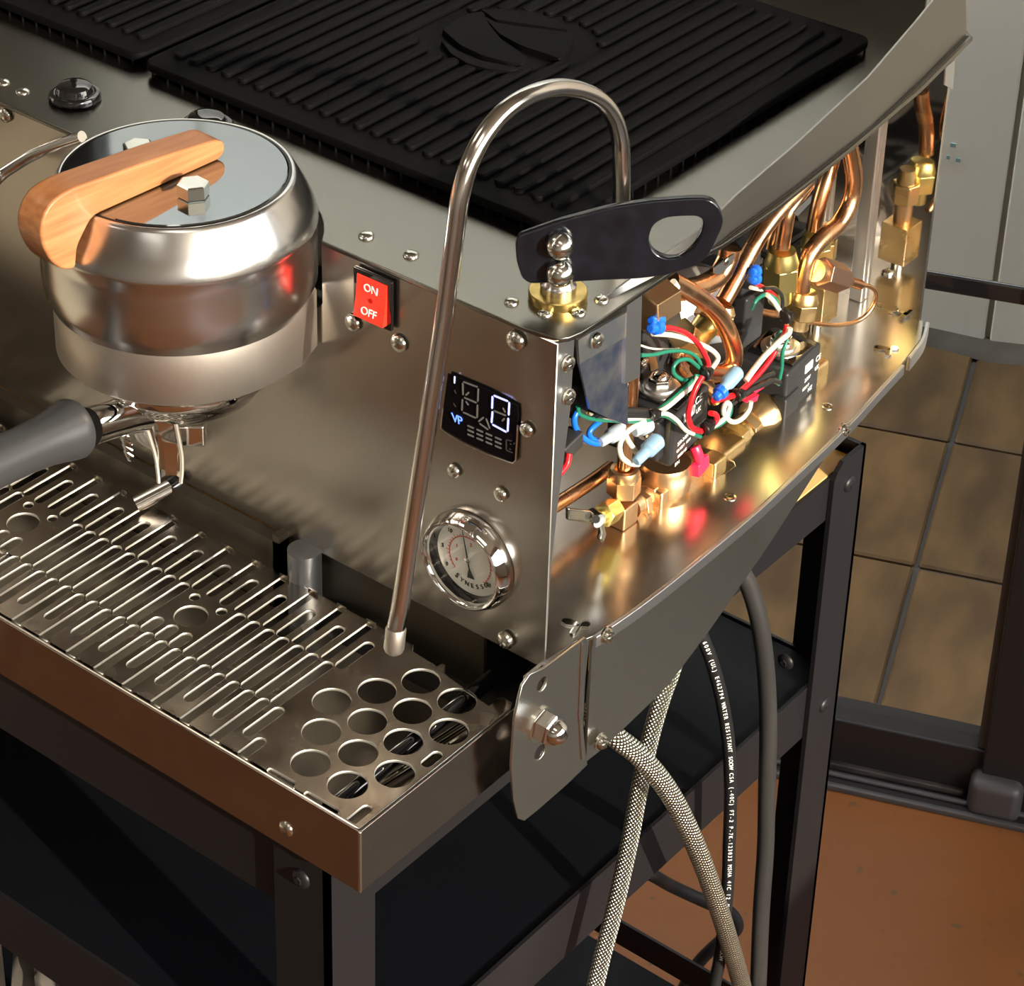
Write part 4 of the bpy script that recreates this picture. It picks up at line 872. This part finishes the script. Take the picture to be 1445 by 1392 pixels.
# rear coil
E0 = PX(1118,520,-.036); cc2 = PX(1104,520,-.055)
t2_=V((.0,.0,1)); ar2=V((-.10,1,0)).normalized(); p2,_=coil(PX(1098,527,-.060), ar2, .028,.021,.021,label='black solenoid coil at the rear with white printing')
fb = PX(1098,527,-.060)+V((1,.1,0)).normalized()*.0213
for s_,u_,v_,z_s in (('CE',.022,.010,.007),('UK',.021,.002,.005),('230V',.006,.000,.0045),('10W F',.004,-.007,.004),('HZ',.012,-.012,.005)):
    ptx(s_,u_,v_,z_s,p2,fb,ar2,'white',t2_,V((1,.1,0)).normalized())
m_=MB(); m_.obox(fb+ar2*.007+t2_*.010,ar2*.006,t2_*.0035,V((.0003,0,0))); build('print_block',m_,M['white'],p2)
m_=MB(); m_.obox(fb+ar2*-.020+t2_*-.010+V((-.004,0,0)),ar2*.012,t2_*.011,V((.006,0,0))); build('terminal_housing',m_,M['coil'],p2,bevel=.002)
m_=MB(); c=PX(1081,552,-.03); m_.prism([PX(1063,550,-.03),PX(1080,537,-.03),PX(1080,546,-.03),PX(1066,556,-.03)],(-.002,0,0)); m_.prism([PX(1052,568,-.029),PX(1071,557,-.029),PX(1068,566,-.029),PX(1060,570,-.029)],(-.004,0,0)); build('terminal',m_,M['redp'],p2,label='red terminal tags')
# tall black relay box
rl = empty('relay_box', PX(1045,480,-.075), parent=mc); rl['label']='tall narrow black plastic box among the pipes'
m_=MB(); m_.obox(PX(1049,443,-.075),(.010,0,0),(0,.013,0),(0,0,.0215)); m_.obox(PX(1046,395,-.078),(.009,0,0),(0,.011,0),(0,0,.030)); build('box_body',m_,M['coil'],rl,bevel=.0025)
m_=MB(); m_.prism([PX(908,455,-.075),PX(958,428,-.075),PX(975,520,-.075),PX(960,545,-.075),PX(905,568,-.075)],(-.004,0,0)); bk=build('black_bracket',m_,M['coil'],mc,bevel=.001,label='black painted bracket plate')
m_=MB(); m_.prism([PX(915,503,-.0735),PX(925,500,-.0735),PX(929,520,-.0735),PX(919,524,-.0735)],(-.001,0,0)); build('brass_tag',m_,M['brass'],bk); screw(PX(908,512,-.0745),(1,0,0),bk,'cross',.0045)
# round steel can behind
m_=MB(); m_.lathe(PX(975,455,-.16),(.3,-.2,.2),[(.03,-.06),(.046,-.05),(.047,0),(.044,.01),(.03,.016),(.001,.018)],48); build('steel_can',m_,M['boiler'],mc,label='rounded grey steel can')
# pipes and flare fittings
FF = [ ((1010,470),(1020,430),.0115,-.062,'brass'), ((1100,425),(1104,352),.0140,-.070,'ybrass'), ((1150,385),(1152,328),.0130,-.085,'ybrass'), ((1126,463),(1136,410),.0130,-.062,'brass') ]
for (a0,b0,r,x,mt) in FF:
    a_=PX(*a0,x); b_=PX(*b0,x); flare(a_,(b_-a_).length,r,mt,up=(b_-a_),label={-.062:'brass flare nut on a copper pipe',-.070:'bright yellow brass flare nut',-.085:'bright yellow brass flare nut'}[x])
pipe([(1021,425),(1034,402),(1052,368),(1070,336),(1090,308),(1115,280),(1140,255)],.0062,'copper',-.062,label='thick straight copper pipe leaning back')
pipe([(1103,350),(1107,325),(1112,300),(1124,280),(1140,258)],.0060,'copper',-.070)
pipe([(1148,325),(1154,295),(1162,265),(1172,235),(1180,205)],.0062,'copper',-.085)
pipe([(1131,410),(1135,385),(1143,358),(1162,335),(1184,315),(1200,285),(1205,255),(1202,225),(1196,195)],.0066,'copper',-.062,label='S-bent copper pipe in front of the back panel')
pipe([(1088,352),(1092,335),(1098,318)],.0045,'copper',-.085)
pipe([(938,408),(965,409),(992,403),(1013,390),(1026,368),(1030,350)],.0078,'copper',-.055,label='wide copper elbow pipe')
pipe([(946,395),(975,412),(1000,430),(1018,450),(1031,478),(1036,503),(1030,520),(1015,527),(998,525),(985,518)],.0066,'copper',-.045,label='copper pipe bent in a hook')
pipe([(985,520),(975,500),(960,495),(958,512),(972,528),(990,540),(1004,552),(1008,565)],.0052,'copper',-.07)
fi = empty('pipe_fitting', PX(985,490,-.07), parent=mc); fi['label']='brass tee fitting behind the hooked pipe'
barrel(fi,PX(968,500,-.07),PX(1008,440,-.07),.0095,'brass'); nut(fi,PX(1000,455,-.07),PX(1012,432,-.07),.0130,'rbrass'); nut(fi,PX(960,470,-.07),PX(982,490,-.07),.0120,'brass'); barrel(fi,PX(978,482,-.066),PX(998,462,-.066),.0085,'ybrass')
b3 = empty('brass_block', PZ(1140,470,ZB), parent=mc); b3['label']='square brass block standing at the rear of the floor plate'
c=PX(1152,440,-.088); m_=MB(); m_.box(-.100,-.076,c.y-.012,c.y+.012,ZB+.010,ZB+.044); build('block_body',m_,M['brass'],b3,bevel=.001)
m_=MB(); m_.cyl((-.088,c.y,ZB),(-.088,c.y,ZB+.010),.005); build('foot',m_,M['screw'],b3); nut(b3,V((-.088,c.y,ZB+.062)),V((-.088,c.y,ZB+.080)),.0115,'brass'); barrel(b3,V((-.088,c.y,ZB+.044)),V((-.088,c.y,ZB+.064)),.0075,'rbrass'); barrel(b3,V((-.088,c.y,ZB+.078)),V((-.088,c.y,ZB+.092)),.0085,'brass',r2=.0065)
cn_ = empty('capillary_nut', PX(1172,388,-.055), parent=mc); cn_['label']='dull brown hexagonal nut lying sideways with a thin copper tube'
a_=PX(1158,384,-.055); b_=PX(1186,393,-.052); nut(cn_,a_,b_,.0118,'brown',.3); barrel(cn_,b_,PX(1196,396,-.051),.0085,'brown',r2=.006); barrel(cn_,PX(1195,396,-.051),PX(1214,402,-.049),.0040,'copper'); barrel(cn_,PX(1150,382,-.055),a_,.0085,'rbrass')
barrel(cn_,PX(1213,402,-.049),PX(1217,403,-.049),.0022,'chrome')
pipe([(1213,402,-.049),(1226,404,-.047),(1236,412,-.045),(1234,428,-.045),(1222,445,-.047),(1205,455,-.05),(1180,459,-.053),(1155,457,-.057),(1138,454,-.06)],.0018,'copper',n=8,label='thin copper capillary tube')
pipe([(1065,438),(1085,442),(1105,444)],.003,'copper',-.09)
# red connector
m_=MB(); c=PX(988,657,-.030); m_.obox(c,(.003,.001,0),(0,.0062,.002),(0,-.001,.0055)); m_.tube([PX(980,630,-.034),PX(984,640,-.031),PX(988,652,-.030)],.0042,8); build('tube_clip',m_,M['redp'],mc,bevel=.001,label='magenta red plastic clip')
# ---------------------------------------------------------------- wires
def wire(seq, col, r=.0017, x=-.02, label=None): return pipe(seq,r*.86,'w_'+col,x,name='wire',sub=7,label=label,n=8)
def Z2(ox,oy,s,seq,x): return [(ox+p[0]/s, oy+p[1]/s, p[2] if len(p)>2 else x) for p in seq]
zA = lambda seq,x=-.02: Z2(780,440,6.96,seq,x)      # crop A
zB = lambda seq,x=-.02: Z2(880,440,4.817,seq,x)     # crop B
zC = lambda seq,x=-.03: Z2(960,380,6.96,seq,x)
wire(zA([(690,700),(640,830),(560,960)],-.028),'blue',.0022)
wire(zA([(460,1080),(380,1150),(360,1210),(410,1260),(490,1275)],-.022),'blue',.0023,label='blue wire')
wire(zA([(240,980),(210,1060),(230,1150),(300,1240),(390,1290),(480,1300)],-.020),'blue',.0023)
wire(zA([(715,700),(690,850),(675,980),(690,1130),(730,1250),(790,1340),(830,1400)],-.022),'white',.0023)
wire(zA([(900,1080),(780,1140),(690,1230),(655,1330),(680,1430),(760,1490),(840,1500)],-.018),'white',.0023,label='white wire')
wire(zA([(590,820),(470,850),(330,880),(250,930),(300,970),(390,1000),(480,1010)],-.022),'yellow',.0017)
wire(zA([(570,870),(430,900),(380,960)],-.020),'yellow',.0017); wire(zA([(245,930),(270,1010),(420,1060),(620,1070),(820,1080),(960,1060),(1010,1020),(1120,1030),(1240,1110),(1350,1190),(1450,1230)],-.019),'green',.0017,label='green wire')
wire(zA([(380,1000),(600,1050),(800,1050),(960,1030),(1100,1000),(1210,1060),(1300,1160),(1380,1200)],-.017),'white',.0019)
wire(zA([(400,985),(520,1000),(700,985),(860,990),(960,1005)],-.016),'black',.0040,label='black sleeved wire bundle')
wire(zA([(430,1015),(620,1020),(800,1015),(960,1020)],-.0145),'black',.0026)
wire(zA([(1010,1000),(1130,930),(1260,820),(1380,720),(1420,640)],-.022),'white',.0022); wire(zA([(1000,990),(1120,900),(1250,790),(1370,680),(1410,620)],-.024),'green',.0018); wire(zA([(990,985),(1110,890),(1240,770),(1350,690)],-.026),'black',.0018)
wire(zA([(860,430),(1000,420),(1130,390),(1260,385),(1360,410),(1430,470),(1460,560)],-.030),'green',.0017); wire(zA([(860,330),(960,360),(1080,370),(1240,365)],-.034),'white',.0009)
wire(zB([(540,420),(430,465),(360,440),(335,390),(370,335),(440,325),(500,370),(535,405)],-.028),'green',.0018)
wire(zB([(250,110),(340,115),(430,150),(500,210),(550,290),(575,350),(560,400)],-.030),'red',.0022,label='red wire')
wire(zB([(200,150),(330,160),(440,190),(530,225),(610,270),(640,320),(600,385)],-.032),'white',.0022)
wire(zB([(535,440),(490,520),(455,620),(440,710),(460,780),(520,810),(580,785),(630,740),(625,700),(590,690)],-.014),'red',.0024,label='red wire')
wire(zB([(330,230),(300,350)],-.05),'black',.001)
wire(zB([(560,800),(640,775),(710,720),(730,650),(715,620)],-.020),'green',.0018); wire(zB([(610,780),(690,720),(720,640),(700,620),(680,660),(690,710),(740,750),(800,730),(850,670),(865,610)],-.018),'white',.0022)
wire(zB([(610,605),(680,590),(760,565)],-.022),'red',.0026); wire(zB([(770,560),(850,490),(930,410),(1000,320),(1030,270)],-.024),'red',.0024)
wire(zB([(830,470),(880,400),(960,300),(1060,200),(1120,150),(1130,110)],-.024),'white',.0026); wire(zB([(1110,90),(1090,150),(1060,210)],-.030),'red',.0022)
wire(zB([(1115,185),(1080,280),(1075,380),(1050,500)],-.026),'green',.0017); wire(zB([(1070,130),(1030,200),(1010,240)],-.030),'green',.0017)
wire(zB([(780,600),(850,540),(940,500),(1010,470),(1060,480)],-.022),'black',.0024); wire(zB([(720,640),(790,580),(870,500),(950,450),(1020,420)],-.026),'black',.0022)
wire(zC([(700,400),(750,300),(840,250),(930,290),(970,400)],-.055),'green',.0018); wire(zC([(850,250),(910,310),(970,400),(990,440)],-.053),'white',.0022); wire(zC([(820,190),(930,190),(1000,270),(1000,420),(990,500)],-.052),'black',.0017)
wire(zC([(690,180),(800,200),(760,150),(690,90)],-.058),'white',.0018); wire(zC([(740,140),(850,200),(930,260)],-.056),'red',.0018)
wire([(781,676,-.01),(790,668,-.009),(800,655,-.009),(803,640,-.010)],'red',.0026)
# crimps, ties
def crimp(a, b_, x, mt, parent=mc, r=.0034, label=None):
    A_=PX(*a,x); B_=PX(*b_,x); d=B_-A_; m_=MB(); L=d.length
    m_.lathe(A_,d,[(r*.55,0),(r*.75,L*.05),(r*.8,L*.42),(r*1.15,L*.5),(r*1.2,L*.93),(r*.9,L)],14); return build('crimp_connector',m_,M[mt],parent,label=label)
crimp((897,652),(930,620),-.012,'crimp',r=.0050,label='pale blue crimp connector'); crimp((847,625),(876,607),-.018,'clearcrimp',r=.0045,label='milky crimp connector'); crimp((1010,560),(1042,523),-.020,'crimp',r=.0047); crimp((1009,562),(1020,550),-.0165,'bluecrimp',r=.0045,label='bright blue crimp connector')
crimp((918,453),(932,451),-.030,'bluecrimp',r=.0040); crimp((917,464),(931,461),-.028,'bluecrimp',r=.0044); crimp((1060,385),(1068,382),-.052,'bluecrimp',r=.0040); crimp((1060,396),(1068,392),-.052,'bluecrimp',r=.0040); crimp((895,610),(915,598),-.022,'clearcrimp',r=.0050)
for (p_,x_,s_) in (((994,527),-.024,.0055),((920,586),-.012,.0042),((995,605),-.012,.0050),((1040,557),-.020,.0045),((1108,447),-.024,.0058),((841,568),-.018,.003),((997,600),-.016,.0042)):
    m_=MB(); c=PX(*p_,x_); m_.lathe(c-V((0,.0015,0)),(.3,1,.2),[(s_*.9,0),(s_,.0006),(s_,.0028),(s_*.9,.0034)],16); m_.obox(c+V((.004,0,.003)),(.0022,0,0),(0,.0018,0),(0,0,.0022)); build('cable_tie',m_,M['w_black'],mc)
m_=MB(); m_.obox(PX(800,628,-.02),(.006,0,0),(0,.010,.002),(0,0,.006)); build('lead_connector',m_,M['cableg'],mc,bevel=.0015)
fi2 = empty('pipe_fitting', PX(935,430,-.05), parent=mc); fi2['label']='copper coloured hexagonal fitting under the top edge'
nut(fi2,PX(905,440,-.04),PX(940,418,-.04),.0150,'rbrass',.4); m_=MB(); m_.tube([PX(948,415,-.036),PX(955,405,-.036),PX(950,398,-.036)],.0025,8); build('seal',m_,M['w_white'],fi2)
m_=MB(); m_.prism([PX(1008,378,-.012),PX(1036,358,-.012),PX(1034,372,-.012),PX(1016,388,-.012),PX(1008,386,-.012)],(-.001,0,0)); tb1=build('top_tab',m_,M['alu'],mc,label='small aluminium tab under the top edge'); screw(PX(1025,369,-.0115),(1,0,0),tb1,'dome',.003)
m_=MB(); m_.prism([PX(1120,300,-.012),PX(1146,275,-.012),PX(1144,286,-.012),PX(1126,305,-.012)],(-.001,0,0)); build('top_tab',m_,M['alu'],mc)
# ================================================================== RUBBER MATS
def mat_thing(x0,x1,y0,y1,label,emblem):
    zt=1.1790; zb_=1.1728
    t = empty('rubber_mat', ((x0+x1)/2,(y0+y1)/2,ZT), label, 'mat', 'rubber mats on top of the coffee machine')
    plate('mat_sheet', rrect(x0,x1,y0,y1,.011), [], zt-zb_, lambda x,y,z: V((x,y,zt+z)), M['rubber'], t, bevel=.0012)
    p=.0154; r=.0043; n=int((x1-x0-.03)/p); xs=[x1-.020-k*p for k in range(n+1)]
    ec=None
    if emblem: ec=PZ(716,56,zt)
    prot={}
    for x in xs:
        spans=[(y0+.020,y1-.016)]
        if ec is not None and abs(x-ec.x)<.062:
            h=.052*math.sqrt(max(0,1-((x-ec.x)/.062)**2)); c_=ec.y+ (x-ec.x)*.25; spans=[(y0+.020,c_-h),(c_+h,y1-.016)]
        for a_,b_ in spans:
            if b_-a_<.012: continue
            key=round(b_-a_,4)
            if key not in prot:
                L=b_-a_; m_=MB(); bot=slot(0,0,L,r); top=slot(0,.0006,L-.0006,r-.0009)
                m_.rings([[V((x_,y_,0)) for x_,y_ in bot],[V((x_,y_,.0022)) for x_,y_ in bot],[V((x_,y_,.0034)) for x_,y_ in top]])
                me=bpy.data.meshes.new('rib'); me.from_pydata(m_.v,[],m_.f); me.materials.append(M['rubber']); prot[key]=me
            o=bpy.data.objects.new('rib',prot[key]); COL.objects.link(o); o.parent=t; o.location=V((x,a_,zt-.0002))-ORG[t.name]
    fm_=MB(); fm_.cyl((0,0,0),(0,0,zb_-ZT+.001),.0009,8); fme=bpy.data.meshes.new('foot'); fme.from_pydata(fm_.v,[],fm_.f); fme.materials.append(M['rubber'])
    k=0
    for s_ in range(int((x1-x0)/.0145)):
        o=bpy.data.objects.new('foot',fme); COL.objects.link(o); o.parent=t; o.location=V((x0+.01+s_*.0145,y0+.002,ZT))-ORG[t.name]
    for s_ in range(int((y1-y0)/.0145)):
        o=bpy.data.objects.new('foot',fme); COL.objects.link(o); o.parent=t; o.location=V((x1-.002,y0+.01+s_*.0145,ZT))-ORG[t.name]
    m_=MB()
    for i in range(6):
        for j in range(5): m_.box(x0+.03+i*.06,x0+.035+i*.06,y0+.03+j*.07,y0+.035+j*.07,ZT,zb_+.001)
    build('foot',m_,M['rubber'],t)
    if emblem:
        for pts in ([(624,42),(640,28),(665,18),(682,16),(690,34),(706,54),(730,70),(744,80),(740,90),(715,88),(680,78),(650,64)],
                    [(622,56),(645,72),(680,86),(735,96),(722,100),(690,98),(660,90),(636,76)],
                    [(680,21),(700,32),(740,38),(775,42),(803,46),(809,52),(808,62),(800,74),(790,83),(770,76),(735,64),(705,48)],
                    [(678,13),(720,12),(758,18),(785,28),(804,43),(770,38),(730,32),(700,28)]):
            q_=[PZ(px,py,zt+.004) for px,py in pts]; c_=sum(q_,V((0,0,0)))/len(q_); o2=roundpoly([(p.x,p.y) for p in q_],.003,3)
            m_=MB(); up_=[V((x,y,zt+.0042)) for x,y in o2]; dn=[V((c_.x+(x-c_.x)*1.03,c_.y+(y-c_.y)*1.03,zt-.0005)) for x,y in o2]
            m_.rings([dn,up_]); build('bean_relief',m_,M['rubber'],t,smooth=False,bevel=.0006,label='raised half of a coffee bean emblem')
    return t
mat_thing(-.4420,-.0670,.2690,.6500,'black ribbed rubber mat with two raised coffee beans on top of the machine',True)
mat_thing(-.8300,-.4500,.2740,.6540,'black ribbed rubber mat cut off by the top left corner of the picture',False)
# ================================================================== HOSES AND CABLES
def tube_uv(name, pts, r, mt, label, cat, group=None, n=28, per=10, pitch=None, parent=None):
    P_=spline(pts,14); b=MB(); b.tube(P_,r,n,cap=True)
    org = P_[-1]; me=bpy.data.meshes.new(name); me.from_pydata([v-org for v in b.v],[],b.f); me.materials.append(M[mt])
    uvl=me.uv_layers.new(name='UVMap'); L=[0]
    for i in range(1,len(P_)): L.append(L[-1]+(P_[i]-P_[i-1]).length)
    pitch = pitch or (2*PI*r/per)
    for poly in me.polygons:
        for li in poly.loop_indices:
            vi=me.loops[li].vertex_index; k=min(vi//n,len(P_)-1); a=vi%n
            if a==0 and any(me.loops[l].vertex_index%n==n-1 for l in poly.loop_indices): a=n
            uvl.data[li].uv=(a/n*per, L[k]/pitch)
    for p in me.polygons: p.use_smooth=True
    o=bpy.data.objects.new(name,me); COL.objects.link(o); o.location=org; ORG[o.name]=org; return tag(o,label,cat,group), P_
h1_,_=tube_uv('braided_hose', [PX(825,1008,-.016),PX(850,1022,-.010),PX(868,1040,-.004),PX(905,1070,.004),PX(945,1120,.010),PX(980,1190,.014),PX(1010,1270,.012),PX(1032,1340,.006),PX(1047,1392,-.002),PX(1064,1460,-.014),PX(1072,1560,-.03)], .0078,'braid','thick braided steel hose curving down from behind the steel cheek','hose','braided hoses under the machine',per=6)
h2_h,_=tube_uv('braided_hose', [PX(972,880,-.030),PX(955,925,-.026),PX(945,955,-.022),PX(934,985,-.020),PX(918,1040,-.018),PX(903,1110,-.016),PX(888,1190,-.014),PX(868,1280,-.012),PX(850,1350,-.012),PX(838,1400,-.012),PX(820,1480,-.014),PX(806,1560,-.018)], .0066,'braid','straight thinner braided steel hose hanging behind the curved one','hose','braided hoses under the machine',per=6)
c1_,cp1=tube_uv('power_cable', [PX(985,885,-.030),PX(1003,930,-.022),PX(1018,985,-.016),PX(1028,1050,-.012),PX(1031,1120,-.010),PX(1029,1190,-.010),PX(1027,1250,-.010),PX(1022,1300,-.010),PX(1016,1350,-.010),PX(1008,1392,-.010),PX(996,1450,-.012)], .0052,'cable','black power cable with white printing along it, beside the braided hoses','cable')
c2_,_=tube_uv('supply_cable', [PX(1045,805,-.024),PX(1058,830,-.018),PX(1072,880,-.010),PX(1081,950,-.006),PX(1084,1030,-.005),PX(1082,1120,-.005),PX(1080,1200,-.005),PX(1074,1290,-.005),PX(1070,1392,-.006),PX(1066,1500,-.01)], .0070,'cableg','thick dusty grey rubber cable hanging nearest the rear table leg','cable')
c3_,_=tube_uv('floor_cable', [PZ(840,1200,.36),PZ(890,1220,.33),PZ(925,1238,.30),PZ(950,1252,.27),PZ(1000,1275,.24),PZ(1030,1288,.22),PZ(1040,1310,.20),PZ(1015,1330,.18),PZ(985,1360,.15),PZ(965,1395,.12),PZ(950,1430,.10)], .0062,'cableg','grey rubber cable looping low behind the braided hoses','cable')
def cable_text(P_, s, size, off, parent, i0, step):
    # letters laid one by one along the cable, on its outer side
    L=0; k=i0; acc=0; idx=0; dist=[0]
    for i in range(1,len(P_)): dist.append(dist[-1]+(P_[i]-P_[i-1]).length)
    for ch in s:
        d=i0+idx*step; idx+=1
        if ch==' ': continue
        j=next((q for q in range(1,len(P_)) if dist[q]>=d),None)
        if j is None: break
        t=(d-dist[j-1])/(dist[j]-dist[j-1]); p=P_[j-1].lerp(P_[j],t); T=(P_[j]-P_[j-1]).normalized()
        nrm=(V((.62,-.72,.35))); nrm=(nrm-T*nrm.dot(T)).normalized(); up=nrm.cross(T)
        text('lettering',ch,size,p+nrm*off,T,up,M['white'],parent,.00012)
cable_text(cp1,'600V (UL) E462794 WATER RESISTANT SOOW CSA (-40C) FT-2 P-7K-123033 MSHA 4/C 12 AWG 600 VOLT SOOW',.0046,.00535,c1_,.012,.0036)
